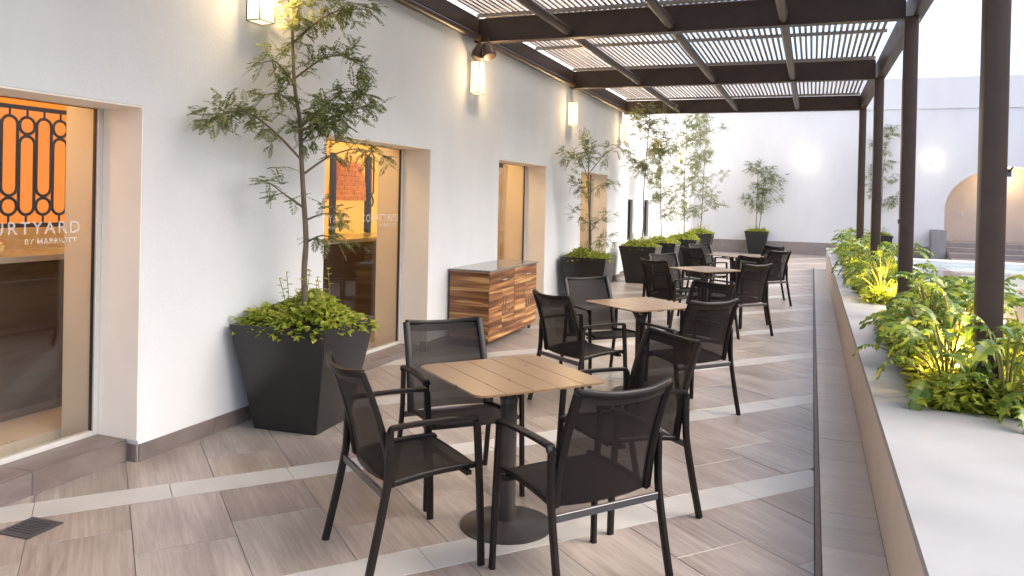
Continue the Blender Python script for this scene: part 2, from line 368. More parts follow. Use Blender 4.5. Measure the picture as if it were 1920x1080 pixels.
# ------------------------------------------------------------------ setting: ground, courtyard floor
XW = -3.65                                        # face of the left-hand wall
structure(MB().box(-400, 400, -400, 400, -1.2, -.6).build('ground', M_ground))
structure(MB().box(-4.6, 2.6, -3, 26.5, -.6, -.012).build('floor_slab', M_grout))
floor = MB().box(-4.05, 2.5, -2.9, 26.45, -.03, -.005).build('floor', M_grout); structure(floor)
rnd = random.Random(4)
pieces = []                                       # (polygon, is_strip)
PER, SW, CW, G = 1.30, .215, .43, .0014
regions = [(-3.735, .044, .5, 20.95), (-3.735, 2.4, 20.95, 26.38)]
for k in range(-16, 7):
    t1 = -3.07 + PER * k; t0 = t1 - SW            # strip from t0 to t1
    for j in range(-14, 40):
        s0 = .04 + .625 * j + (.31 if k % 2 else 0)
        q = [(s0 + G, t0 + G), (s0 + .625 - G, t0 + G), (s0 + .625 - G, t1 - G), (s0 + G, t1 - G)]
        pieces.append(([tuple(A_ * s + B_ * t) for s, t in q], True))
    u0, u1 = t1, t1 + PER - SW
    for j in range(-20, 58):
        s0 = .15 + CW * j
        cut = u0 + (u1 - u0) * (.30 + .42 * ((j * 0.618 + k * .37) % 1))
        for a, b in ((u0, cut), (cut, u1)):
            q = [(s0 + G, a + G), (s0 + CW - G, a + G), (s0 + CW - G, b - G), (s0 + G, b - G)]
            pieces.append(([tuple(A_ * s + B_ * t) for s, t in q], False))
near, rest = [], {True: MB(), False: MB()}
for poly, st in pieces:
    for rg in regions:
        c = clip(poly, *rg)
        if len(c) < 3: continue
        area = .5 * sum(c[i][0] * c[(i + 1) % len(c)][1] - c[(i + 1) % len(c)][0] * c[i][1] for i in range(len(c)))
        if abs(area) < .0008: continue
        if area < 0: c = c[::-1]
        vis = [in_view((x, y, 0)) for x, y in c]
        f = min([w[1] for w in vis if w and w[0]] or [1e9])
        near.append((f * f * f / abs(area), c, st))
near.sort(key=lambda e: e[0])
for i, (w, c, st) in enumerate(near):
    dz = rnd.uniform(-.0007, .0007)
    if i < 292:
        MB().prism(c, -.008, dz, .0016).build('strip_tile' if st else 'floor_tile', M_strip if st else M_tile, floor)
    else: rest[st].prism(c, -.008, dz, .0016)
stuff(rest[True].build('strip_tile', M_strip, floor)); stuff(rest[False].build('floor_tile', M_tile, floor))

# raised tile ledge along the planter
ledge = MB().box(.074, .345, -1, 20.9, -.008, .006).build('ledge', M_grout); structure(ledge)
y = -.6; i = 0
while y < 20.85:
    L_ = .42 + .05 * rnd.random(); y1 = min(y + L_, 20.9)
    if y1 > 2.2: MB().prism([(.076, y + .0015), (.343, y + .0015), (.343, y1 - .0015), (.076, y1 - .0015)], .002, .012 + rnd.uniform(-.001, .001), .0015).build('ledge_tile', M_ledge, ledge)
    y = y1
MB().box(.047, .073, -1, 20.92, -.008, .014).build('edge_trim', M_trim, ledge, bevel=.003)

# ------------------------------------------------------------------ hotel building on the left
ZT, ZD = 5.6, 2.08
doors = [(1.62, 3.465, .125), (5.28, 7.13, .06), (8.985, 10.84, .05), (12.67, 14.515, .05)]
bld = thing('hotel_building', 'long white stucco hotel wing with four deep glazed doorways along the terrace', 'building')
w = MB(); edges = [-4.0] + [e for d in doors for e in d[:2]] + [15.62]
for a, b in zip(edges[::2], edges[1::2]): w.box(-4.0, XW, a, b, -.3, ZD)
w.box(-4.0, XW, -4.0, 15.62, ZD, ZT)
w.build('wall', M_wall, bld)
w = MB(); w.box(-4.02, -3.69, 15.62, 16.45, -.3, ZT)            # further part, set back a little, two slit windows
slits = [(16.45, 16.95), (18.2, 18.72)]
w.box(-4.02, -3.69, 16.95, 18.2, -.3, ZT).box(-4.02, -3.69, 18.72, 26.4, -.3, ZT)
for a, b in slits: w.box(-4.02, -3.69, a, b, -.3, .74).box(-4.02, -3.69, a, b, 1.62, ZT)
w.build('wall', M_wall, bld)
for a, b in slits:
    f = MB().box(-3.80, -3.74, a + .001, a + .05, .741, 1.619).box(-3.80, -3.74, b - .05, b - .001, .741, 1.619).box(-3.80, -3.74, a + .05, b - .05, 1.57, 1.619).box(-3.80, -3.74, a + .05, b - .05, .741, .79).build('window', M_dark, bld)
    MB().box(-3.775, -3.765, a + .05, b - .05, .79, 1.57).build('pane', plain('dark_pane', (.10, .11, .11), .08) if 'dark_pane' not in MATS else MATS['dark_pane'], f)
# interior piers behind the glass, cream reveals, frames, panes, letters, steps
w = MB()
for a, b in zip(edges[::2], edges[1::2]): w.box(-4.27, -4.002, a, b, 0, 2.25)
w.box(-4.27, -4.002, -4, 15.62, 2.251, 2.9)
w.build('inner_wall', M_inner, bld)
text_cache = {}
def letters(body, size, name):
    cu = bpy.data.curves.new(name, 'FONT'); cu.body = body; cu.size = size; cu.extrude = .0006; cu.space_character = 1.28 if size > .05 else 1.12
    cu.offset = size * .008
    o = bpy.data.objects.new(name, cu); C.objects.link(o); dg = bpy.context.evaluated_depsgraph_get()
    me = bpy.data.meshes.new_from_object(o.evaluated_get(dg)); bpy.data.objects.remove(o)
    wd = max(v.co.x for v in me.vertices)
    me.materials.clear(); me.materials.append(M_letter)
    me.transform(Matrix(((0, 0, 1, 0), (1, 0, 0, 0), (0, 1, 0, 0), (0, 0, 0, 1))))   # text runs along +Y, faces +X
    return me, wd
big, bw_ = letters('COURTYARD', .098, 'lettering'); small, sw_ = letters('BY MARRIOTT', .042, 'lettering')
for di, (a, b, zs) in enumerate(doors):
    w = MB().box(-3.985, -3.653, b - .008, b + .0, zs, ZD - .001).box(-3.985, -3.653, a, a + .008, zs, ZD - .001).box(-3.985, -3.653, a + .008, b - .008, ZD - .01, ZD - .001)
    w.build('reveal', M_cream, bld)
    st = MB().box(-4.0, -3.742, a + .001, b - .001, -.008, zs - .004).build('door_step', M_grout, bld)
    yy = a + .004
    while yy < b - .01:
        y2 = min(yy + .62, b - .004)
        MB().box(-3.99, -3.738, yy, y2 - .003, zs - .006, zs).build('tread_tile', M_skirt, st, bevel=.0015, seg=1)
        MB().box(-3.739, -3.728, yy, y2 - .003, -.002, zs - .009).build('riser_tile', M_skirt, st, bevel=.0015, seg=1); yy = y2
    fr = MB().box(-4.0, -3.955, b - .045, b - .009, zs + .001, ZD - .012).box(-4.0, -3.955, a + .009, a + .045, zs + .001, ZD - .012)
    fr.box(-4.0, -3.955, a + .046, b - .046, zs + .001, zs + .03)
    f = fr.build('glass_door', M_alu, bld, bevel=.002, seg=1)
    mid = (a + b) / 2 - (.14 if di == 1 else 0)
    for p, q in ((a + .05, mid - .003), (mid + .003, b - .05)):
        MB().box(-3.984, -3.974, p, q, zs + .032, ZD - .016).build('pane', M_glass, f)
    MB().box(-3.99, -3.968, b - .0495, b - .0455, zs + .031, ZD - .014).box(-3.99, -3.968, a + .05, b - .05, ZD - .0155, ZD - .0125).build('seal', M_dark, f)
    if di == 2:
        MB().box(-3.995, -3.96, 9.78, 9.90, ZD - .075, ZD - .02).build('patch_fitting', M_bar, f, bevel=.004)
    if di < 2:
        per = .90 if di == 0 else .94; y0 = (2.62 if di == 0 else 5.41)
        n0 = -1 if di == 0 else 0
        for k in range(n0, 2):
            yk = y0 + per * k
            if yk < a + .05 or yk + .72 > b - .02 + (.4 if di == 1 else .1): continue
            t = put('lettering', big, f, (-3.9725, yk, 1.338)); t.scale = (1, .70 / bw_, 1)
            t = put('lettering', small, f, (-3.9725, yk + .36 if di == 0 else yk + .33, 1.283)); t.scale = (1, .32 / sw_, 1)
# skirting tiles along the foot of the wall
for a, b in zip(edges[::2], edges[1::2]):
    yy = max(a, 3.0)
    if b < 3: continue
    while yy < b - .02:
        y2 = min(yy + .60 + .02 * rnd.random(), b)
        MB().box(XW - .003, XW + .011, yy + .001, y2 - .001, -.004, .102).build('skirting_tile', M_skirt, bld, bevel=.0015, seg=1); yy = y2
    for e in (a, b):
        if e > 1.7 and e < 15.6: MB().box(-3.73, XW - .004, e - (.0 if e == b else .012), e + (.012 if e == b else 0), -.004, .101).build('skirting_tile', M_skirt, bld)
yy = 15.64
while yy < 26.3:
    y2 = min(yy + .9, 26.39); MB().box(-3.693, -3.678, yy + .001, y2 - .001, -.004, .12).build('skirting_tile', M_skirt, bld); yy = y2

# ------------------------------------------------------------------ rooms behind the glass
room = MB().box(-8.0, -4.271, -4, 15.6, -.05, .049).build('indoor_floor', M_int_floor); structure(room)
room2 = MB().box(-8.0, -4.271, -4, 4.6, .05, .118).build('indoor_floor', M_int_floor); structure(room2)
bk = MB().box(-8.15, -8.0, -4, 15.6, .05, 2.9).box(-8.0, -4.271, -4.15, -4.0, .05, 2.9).box(-8.0, -4.271, 15.45, 15.6, .05, 2.9).box(-8.15, -4.271, -4.15, 15.6, 2.9, 3.0)
structure(bk.build('indoor_wall', M_inner))
bar = thing('bar_counter', 'dark veneer bar counter with pale top just inside the nearest doorway', 'counter', (-4.95, 3.3, .118))
MB().box(-.25, .25, -3.2, .82, .06, 1.0).build('body', M_dwood, bar)
MB().box(-.24, .235, -3.18, .8, 0, .06).build('plinth', M_trim, bar)
MB().box(-.28, .30, -3.25, .86, 1.0, 1.04).build('counter_top', M_marble, bar, bevel=.004)
tr = thing('serving_tray', 'silver chafing tray on the bar counter behind the lettered glass', 'tray', (-4.85, 3.33, 1.16))
MB().lathe([(.10, 0), (.14, .02), (.15, .07), (.145, .075)], 20).build('bowl', M_chrome, tr, smooth=True)
MB().lathe([(.148, .076), (.13, .10), (.06, .125), (.012, .13), (.015, .15)], 20).build('lid', M_chrome, tr, smooth=True)
lp = MB().box(-5.36, -5.31, .1, 4.6, 1.30, 2.45).build('backlit_panel', M_amber)
tag(lp, 'glowing amber backlit panel behind the black oval grille of the nearest door', 'panel')
gr = thing('oval_grille', 'black iron grille of linked ovals in front of the amber panel', 'grille', (-5.2, 4.17, 1.40))
def oval(cy, z0, z1, r=.058):
    p = []
    for i in range(9): p.append((0, cy + r * math.cos(math.pi * i / 8), z1 - r + r * math.sin(math.pi * i / 8)))
    for i in range(9): p.append((0, cy - r * math.cos(math.pi * i / 8), z0 + r - r * math.sin(math.pi * i / 8)))
    return MB().tube(p, .011, 6, closed=True, up=Vector((1, .01, .02)))
for k in range(9):
    cy = -.13 * k
    if k % 2 == 0:
        oval(cy, .57, .69).build('ring', M_iron, gr, smooth=True); oval(cy, 0, .556).build('ring', M_iron, gr, smooth=True)
    else:
        oval(cy, 0, .12).build('ring', M_iron, gr, smooth=True); oval(cy, .134, .69).build('ring', M_iron, gr, smooth=True)
    MB().tube([(0, cy, .69), (0, cy, .74)], .008, 6).tube([(0, cy, 0), (0, cy, -.06)], .008, 6).build('pin', M_iron, gr)
MB().box(-.012, .012, -1.4, .12, -.09, -.06).box(-.012, .012, -1.4, .12, .74, .77).build('rail', M_iron, gr)
bar2 = thing('buffet_counter', 'dark wood buffet counter seen through the second doorway', 'counter', (-5.0, 7.4, .05))
MB().box(-.3, .3, -1.2, 1.5, .06, 1.02).build('body', M_dwood, bar2)
MB().box(-.29, .285, -1.18, 1.48, 0, .06).build('plinth', M_trim, bar2)
MB().box(-.32, .34, -1.22, 1.52, 1.02, 1.06).build('counter_top', M_marble, bar2, bevel=.004)
ov = thing('brick_oven', 'arched amber brick oven niche glowing behind the second glass door', 'oven', (-5.45, 8.47, 1.12))
MB().box(-.12, -.04, -.36, .36, 0, .40).build('back_panel', M_gold, ov)
arch = []
for r_ in range(8):
    z0 = .40 + r_ * .062; hw = .35 * math.sqrt(max(.02, 1 - (r_ * .062 / .52) ** 2))
    n_ = max(1, int(hw * 2 / .15)); off = (r_ % 2) * .07
    for i in range(-3, 4):
        y0 = i * .15 - off; y1 = y0 + .145
        y0, y1 = max(y0, -hw), min(y1, hw)
        if y1 - y0 > .02: MB().box(-.12, .0 + .004 * (i % 2), y0, y1, z0, z0 + .057).build('brick', M_brick, ov, bevel=.003, seg=1)
MB().box(-.04, .02, -.43, -.37, -.02, .98).build('upright', M_iron, ov); MB().box(-.04, .02, .37, .45, -.02, .98).build('upright', M_iron, ov)
gp = MB().box(-5.75, -5.7, 6.0, 10.4, 1.0, 2.5).build('backlit_panel', M_gold); tag(gp, 'golden backlit wall panel behind the brick oven', 'panel')
g2 = thing('iron_ring_strip', 'single strip of black iron ovals hanging beside the brick oven', 'grille', (-5.1, 8.36, 1.45))
oval(0, .14, .66).build('ring', M_iron, g2, smooth=True); oval(0, 0, .13).build('ring', M_iron, g2, smooth=True)
MB().tube([(0, 0, -.2), (0, 0, 0)], .008, 6).tube([(0, 0, .66), (0, 0, .8)], .008, 6).build('pin', M_iron, g2)
for i, (lx, ly, e) in enumerate([(-5.6, 2.3, 12), (-4.75, 3.0, 8), (-4.75, 6.3, 13), (-4.9, 9.9, 18), (-4.9, 13.5, 18)]):
    fx = thing('ceiling_downlight', ['round ceiling downlight over the bar counter', 'round ceiling downlight between bar and buffet', 'round ceiling downlight over the buffet counter', 'round ceiling downlight inside the third doorway', 'round ceiling downlight inside the far doorway'][i], 'lamp', (lx, ly, 2.86), group='indoor ceiling downlights')
    MB().lathe([(.09, .0), (.11, 0.0), (.11, .035), (.09, .035)], 20).build('housing', M_alu, fx)
    MB().lathe([(.085, .004), (.085, .02)], 16).build('lens', M_bulb, fx)
    ld = bpy.data.lights.new('downlight', 'POINT'); ld.energy = e; ld.color = (1, .66, .32); ld.shadow_soft_size = .12
    lo = bpy.data.objects.new('downlight', ld); C.objects.link(lo); lo.parent = fx; lo.location = (0, 0, -.12)

# ------------------------------------------------------------------ far courtyard wall with arched niche and steps
YB = 26.4
bw2 = thing('courtyard_wall', 'tall white end wall with an arched niche and a coping band on its right', 'wall')
def arch_pts(n=24, cx=5.42, a=1.73, zs=1.55, b=1.28):
    return [(cx - a * math.cos(math.pi * i / n), zs + b * math.sin(math.pi * i / n)) for i in range(n + 1)]
ap = arch_pts()
w = MB().box(-4.0, ap[0][0], YB, YB + .3, -.3, 4.55).box(ap[-1][0], 14, YB, YB + .3, -.3, 4.55)
vs, fs = [], []
for x, z in ap: vs += [(x, YB, z), (x, YB, 4.55), (x, YB + .3, z), (x, YB + .3, 4.55)]
for i in range(len(ap) - 1):
    o = 4 * i; fs += [(o, o + 4, o + 5, o + 1), (o + 2, o, o + 4, o + 6)[::-1], (o + 2, o + 3, o + 7, o + 6)]
w.add(vs, fs)
w.build('wall', M_wall2, bw2)
MB().box(-4.0, 14, YB - .03, YB + .33, 4.552, 5.5).build('parapet', M_wall2, bw2, bevel=.01)
x = -3.67; i = 0
while x < 3.2:
    x2 = min(x + .93, 3.29)
    MB().box(x + .002, x2 - .002, YB - .018 - .002 * (i % 2), YB - .001, -.004, .40).build('skirting_tile', M_step, bw2, bevel=.002, seg=1); x = x2; i += 1
nc = MB()
for i in range(len(ap) - 1):
    (x0, z0), (x1, z1) = ap[i], ap[i + 1]
    nc.add([(x0, YB + .301, z0), (x1, YB + .301, z1), (x1, YB + 1.3, z1), (x0, YB + 1.3, z0)], [(0, 1, 2, 3)])
nc.box(ap[0][0] - .02, ap[0][0], YB + .301, YB + 1.3, .5, 1.55).box(ap[-1][0], ap[-1][0] + .02, YB + .301, YB + 1.3, .5, 1.55)
nc.box(3.4, 7.5, YB + 1.3, YB + 1.4, .5, 3.1)
nc.build('niche', M_niche, bw2)
dd = MB().box(3.75, 4.42, YB + 1.26, YB + 1.298, .56, 2.3).build('niche_door', M_niche, bw2, bevel=.004)
MB().box(4.32, 4.36, YB + 1.235, YB + 1.259, 1.35, 1.47).build('handle', M_chrome, dd)
nl = thing('niche_lamp', 'small warm downlight in the crown of the arched niche', 'lamp', (5.42, YB + .75, 2.74))
MB().lathe([(.05, 0), (.07, .0), (.07, .05), (.05, .05)], 16).build('housing', M_alu, nl); MB().lathe([(.048, .004), (.048, .02)], 12).build('lens', M_bulb, nl)
ld = bpy.data.lights.new('niche_light', 'POINT'); ld.energy = 9; ld.color = (1, .78, .52); ld.shadow_soft_size = .06
lo = bpy.data.objects.new('niche_light', ld); C.objects.link(lo); lo.parent = nl; lo.location = (0, 0, -.1)
sp = thing('stone_steps', 'grey tiled steps climbing to the arched niche', 'steps', (3.7, YB, 0))
for i in range(4):
    y0 = -.42 * (4 - i) + .35; z1 = .14 * (i + 1)
    x = 0.
    k = 0
    while x < 3.4:
        x2 = min(x + (1.1 if (i + k) % 2 else .8), 3.44); MB().box(x + .002, x2 - .002, y0, 1.3 if i == 3 else .7, z1 - .139, z1).build('step_tile', M_step, sp, bevel=.004, seg=1); x = x2; k += 1
pd = MB().box(3.30, 3.69, YB - .5, YB - .022, 0, .93).build('stone_pedestal', M_grey, bevel=.006); tag(pd, 'grey stone block standing left of the niche steps', 'pedestal')

# ------------------------------------------------------------------ planter wall, pool
ZK = .53
pl = thing('planter_wall', 'long low planter wall with beige render side and pale stone cap beside the terrace', 'planter', (0, 0, 0))
beds = [(4.60, 7.75), (9.35, 20.2)]; XB0, XB1 = .60, 1.32
MB().box(.345, .40, -1, 20.85, -.3, .488).box(.401, 1.6, 20.8, 20.85, -.3, .488).build('wall', M_render, pl)
cp = MB(); yb = [-1.0] + [e for b in beds for e in b] + [20.87]
for a, b in zip(yb[::2], yb[1::2]): cp.box(XB0, XB1, a, b, .488, ZK)
cp.box(.338, XB0, -1, 20.87, .488, ZK).box(XB1, 1.68, -1, 20.87, .488, ZK)
o = cp.build('stone_cap', M_stone, pl)
MB().box(.41, 1.31, 4.0, 20.79, -.3, .45).build('soil', M_soil, pl)
pool = thing('pool', 'raised pool with white rim and pale turquoise water beyond the planter', 'pool')
PX0, PX1, PY0, PY1, PZ = 1.70, 8.2, 1.0, 18.6, .47
MB().box(PX0, PX1, PY1, PY1 + .4, -.3, PZ).box(PX0, PX0 + .12, PY0, PY1, -.3, PZ).box(PX1, PX1 + .4, PY0, PY1 + .4, -.3, PZ).build('rim', M_poolrim, pool, bevel=.02)
MB().box(PX0 + .12, PX1, PY0, PY1, -.6, -.5).build('basin_floor', M_pool, pool)
MB().box(PX0 + .12, PX1, PY1 - .02, PY1 - .001, -.5, .40).box(PX1 - .02, PX1 - .001, PY0, PY1 - .02, -.5, .40).build('basin_wall', M_pool, pool)
MB().box(PX0 + .12, PX1 - .02, PY1 - 1.4, PY1 - .021, -.5, -.05).build('bench', M_poolrim, pool, bevel=.01)
MB().tube([(3.6 + .5 * math.cos(t), 14.2 + .8 * math.sin(t), -.495) for t in [R(70 + 20 * i) for i in range(12)]], .07, 6).build('mosaic', M_pink, pool)
MB().box(1.9, 6.5, 13.1, 13.3, -.499, -.49).build('mosaic', M_violet, pool)
MB().add([(PX0 + .121, PY0, .37), (PX1 - .021, PY0, .37), (PX1 - .021, PY1 - .021, .37), (PX0 + .121, PY1 - .021, .37)], [(0, 1, 2, 3)]).build('water', mtw, pool)
sw2 = MB().box(13.0, 13.3, -6, YB - .04, -.6, 4.9).build('side_wall', M_wall2); tag(sw2, 'white courtyard side wall across the pool, right of the arched niche', 'wall')
pdk = MB().box(2.45, 14, 19.05, YB - .001, -.3, .02).build('pool_deck', M_step); structure(pdk)

# ------------------------------------------------------------------ pergola
PG = thing('pergola', 'dark brown steel pergola with slatted roof leaning on the white wall', 'pergola')
ZP = 3.37; BY = [1.2, 4.85, 8.2, 11.97, 15.75]; XP = .83
BX = [-3.60, -2.53, -1.42, -.31, .80]
for yb_ in BY:
    MB().box(XW + .002, XP - .052, yb_ - .045, yb_ + .045, ZP, ZP + .26).build('cross_beam', M_steel, PG, bevel=.004)
    # lower flange edge
    MB().box(XW + .003, XP - .053, yb_ - .062, yb_ + .062, ZP - .012, ZP - .001).build('flange', M_steel, PG, bevel=.003, seg=1)
MB().prism([(XP + .06, BY[0] - .05), (XP + .16, BY[0] - .05), (XP + .05, BY[-1] + .05), (XP - .05, BY[-1] + .05)], ZP + .01, ZP + .28).build('edge_beam', M_steel, PG, bevel=.004)
MB().tube([(XW + .05, BY[0], ZP + .045), (XW + .05, BY[-1], ZP + .045)], .042, 14).build('wall_tube', M_steel, PG, smooth=True)
MB().box(XW + .003, XW + .05, BY[0], BY[-1] + .02, ZP + .10, ZP + .27).build('wall_beam', M_steel, PG)
for xb in BX[1:-1]:
    for a, b in zip(BY, BY[1:]):
        MB().tube([(xb, a + .046, ZP + .055), (xb, b - .046, ZP + .055)], .048, 14).build('purlin', M_steel, PG, smooth=True)
for yb_ in BY[1:]:
    xp_ = XP + (.07 if yb_ < 6 else 0.)
    MB().sweep([(xp_, yb_, .40), (xp_, yb_, ZP + .009)], [(sx * .062 * (1 if abs(sy) > .5 else 1), sy * .062) for sx, sy in [(-.7, -1), (.7, -1), (.93, -.93), (1, -.7), (1, .7), (.93, .93), (.7, 1), (-.7, 1), (-.93, .93), (-1, .7), (-1, -.7), (-.93, -.93)]]).build('post', M_steel, PG, smooth=True)
me_slat = {}
for a, b in zip(BY, BY[1:]):
    ym = (a + b) / 2
    for yc in (a + .10, ym, b - .10): MB().box(XW + .06, XP - .06, yc - .02, yc + .02, ZP + .262, ZP + .298).build('slat_bearer', M_slat, PG)
    MB().box(XW + .06, XP - .055, a + .046, a + .26, ZP + .215, ZP + .255).build('end_plate', M_steel, PG)
    sm = MB().box(-.0145, .0145, -(b - a) / 2 + .06, (b - a) / 2 - .06, 0, .022).mesh('slat', M_slat)
    n = 66
    for i in range(n):
        xx = XW + .10 + (XP - .10 - XW - .10) * i / (n - 1)
        put('slat', sm, PG, (xx + rnd.uniform(-.003, .003), ym, ZP + .30))
for xx, yy, z0, ln in ((XP + .136, 4.85, 1.78, .05), (XP - .066, 8.2, 1.45, .03)):
    MB().box(xx - .012, xx + .012, yy - .06, yy - .03, z0 - .02, z0 + .02).tube([(xx, yy - .06, z0 + .01), (xx + .01, yy - .10, z0 + .03)], .006, 6).build('cleat', M_bar, PG)

# twin spotlight under the beam by the wall
tw = thing('twin_spotlight', 'pair of round bronze spotlight cans under the pergola beam by the wall', 'spotlight', (-3.47, 8.02, ZP - .012))
for k, (dx, dy) in enumerate(((-.055, .0), (.075, -.05))):
    MB().tube([(dx, dy, 0), (dx, dy, -.07)], .012, 8).build('bracket', M_spk, tw)
    ax = Vector((.35 if k else -.25, -.3, -.9)).normalized(); c = Vector((dx, dy, -.135))
    MB().tube([c - ax * .08, c - ax * .075, c + ax * .02, c + ax * .075, c + ax * .085], .08, 16, scales=[.45, .7, 1, .96, .82]).build('can', M_spk, tw, smooth=True)

# ------------------------------------------------------------------ wall lanterns
def lantern_mesh():
    w_, d_, h_, t_ = .155, .115, .365, .007
    f = MB()
    for sx in (0, 1):
        for sy in (-1, 1):
            x0 = d_ - t_ if sx else 0; yc = sy * (w_ / 2 - t_ / 2)
            f.box(x0, x0 + t_, yc - t_ / 2, yc + t_ / 2, t_, h_ - t_)
    for z0 in (0, h_ - t_):
        f.box(0, t_, -w_ / 2, w_ / 2, z0, z0 + t_).box(d_ - t_, d_, -w_ / 2, w_ / 2, z0, z0 + t_)
        f.box(t_, d_ - t_, -w_ / 2, -w_ / 2 + t_, z0, z0 + t_).box(t_, d_ - t_, w_ / 2 - t_, w_ / 2, z0, z0 + t_)
    g = MB().box(.002, d_ - .003, -w_ / 2 + .003, w_ / 2 - .003, .003, h_ - .003)
    return f.mesh('lantern_frame', M_brass), g.mesh('lantern_glass', M_lampglass)
LF, LG = lantern_mesh()
lant = [(XW, 4.40, 'nearest glowing box lantern above the big potted tree'), (XW, 8.13, 'glowing box lantern under the twin spotlight'),
        (XW, 11.9, 'glowing box lantern above the small tree by the third doorway'), (XW, 15.45, 'glowing box lantern at the end of the pergola'),
        (-3.69, 19.4, 'box lantern half hidden by thin tree leaves beyond the pergola'), (-3.69, 23.4, 'farthest box lantern on the left wall behind leaves')]
for lx, ly, lb in lant:
    t = thing('wall_lantern', lb, 'wall lamp', (lx + .001, ly, 2.77), group='box lanterns along the left wall')
    put('frame', LF, t); put('glass', LG, t)
    ld = bpy.data.lights.new('lantern_light', 'POINT'); ld.energy = 8; ld.color = (1, .68, .34); ld.shadow_soft_size = .05
    lo = bpy.data.objects.new('lantern_light', ld); C.objects.link(lo); lo.parent = t; lo.location = (.16, 0, .18)
for lx, lb in ((-.2, 'round glowing wall lamp on the end wall above the small tree'), (3.33, 'round glowing wall lamp on the end wall beside the arch')):
    t = thing('globe_lamp', lb, 'wall lamp', (lx, YB - .001, 3.0), group='round lamps on the end wall')
    MB().box(-.06, .06, -.03, 0, -.09, .09).build('back_plate', M_brass, t, bevel=.004)
    MB().lathe([(.02, -.07), (.055, -.045), (.07, 0), (.055, .045), (.02, .07)], 16, 0, -.11).build('globe', M_bulb, t, smooth=True)
    ld = bpy.data.lights.new('globe_light', 'POINT'); ld.energy = .9; ld.color = (1, .80, .50); ld.shadow_soft_size = .12
    lo = bpy.data.objects.new('globe_light', ld); C.objects.link(lo); lo.parent = t; lo.location = (0, -.45, 0)

# ------------------------------------------------------------------ tables
def make_table():
    t = thing('table', 'x', 'table', group='square bistro tables')
    S, r, zt, th_ = .343, .055, .74, .010
    def half(x):                                   # half extent in y at x, with rounded corners
        d = abs(x) - (S - r)
        return S if d <= 0 else S - r + math.sqrt(max(0, r * r - d * d))
    n = 5; wd = 2 * S / n
    for i in range(n):
        x0, x1 = -S + i * wd + (.0018 if i else 0), -S + (i + 1) * wd - (.0018 if i < n - 1 else 0)
        xs = [x0 + (x1 - x0) * (1 - math.cos(math.pi * k / 8)) / 2 for k in range(9)]
        poly = [(x, -half(x)) for x in xs] + [(x, half(x)) for x in xs[::-1]]
        MB().prism(poly, zt - th_, zt, .0015).build('plank', M_top, t)
    MB().box(-.25, .25, -.03, .03, zt - .032, zt - th_ - .001).box(-.03, .03, -.25, -.031, zt - .032, zt - th_ - .001).box(-.03, .03, .031, .25, zt - .032, zt - th_ - .001).build('top_bracket', M_pole, t)
    MB().lathe([(.225, 0), (.225, .007), (.215, .012), (.06, .018), (.045, .03)], 48).build('base', M_pole, t, smooth=True)
    MB().lathe([(.041, .018), (.041, zt - .09)], 24).build('column', M_pole, t, smooth=True)
    MB().lathe([(.044, zt - .14), (.044, zt - .12)], 24).build('collar', M_bar, t, smooth=True)
    for s in (-1, 1):
        MB().add([(s * .035, -.02, zt - .033), (s * .10, -.02, zt - .033), (s * .035, -.02, zt - .13), (s * .035, .02, zt - .033), (s * .10, .02, zt - .033), (s * .035, .02, zt - .13)],
                 [(0, 1, 2), (3, 5, 4), (0, 3, 4, 1), (1, 4, 5, 2), (2, 5, 3, 0)]).build('gusset', M_pole, t)
    return t
tab0 = make_table()
TABS = [(-1.355, 3.53, 50, 'square brown plank table nearest the camera, between the four front chairs'), (-1.31, 6.42, 52, 'square brown plank table second from the camera, beside the wooden cabinet'),
        (-1.27, 10.2, 50, 'square plank table third from the camera, its top seen almost edge on'), (-1.17, 13.2, 49, 'square plank table farthest from the camera, near the end wall')]
for i, (x, y, a, lb) in enumerate(TABS):
    t = tab0 if i == 0 else copy_thing(tab0, (x, y, 0), R(a))
    t.location = (x, y, 0); t.rotation_euler = (0, 0, R(a)); t['label'] = lb

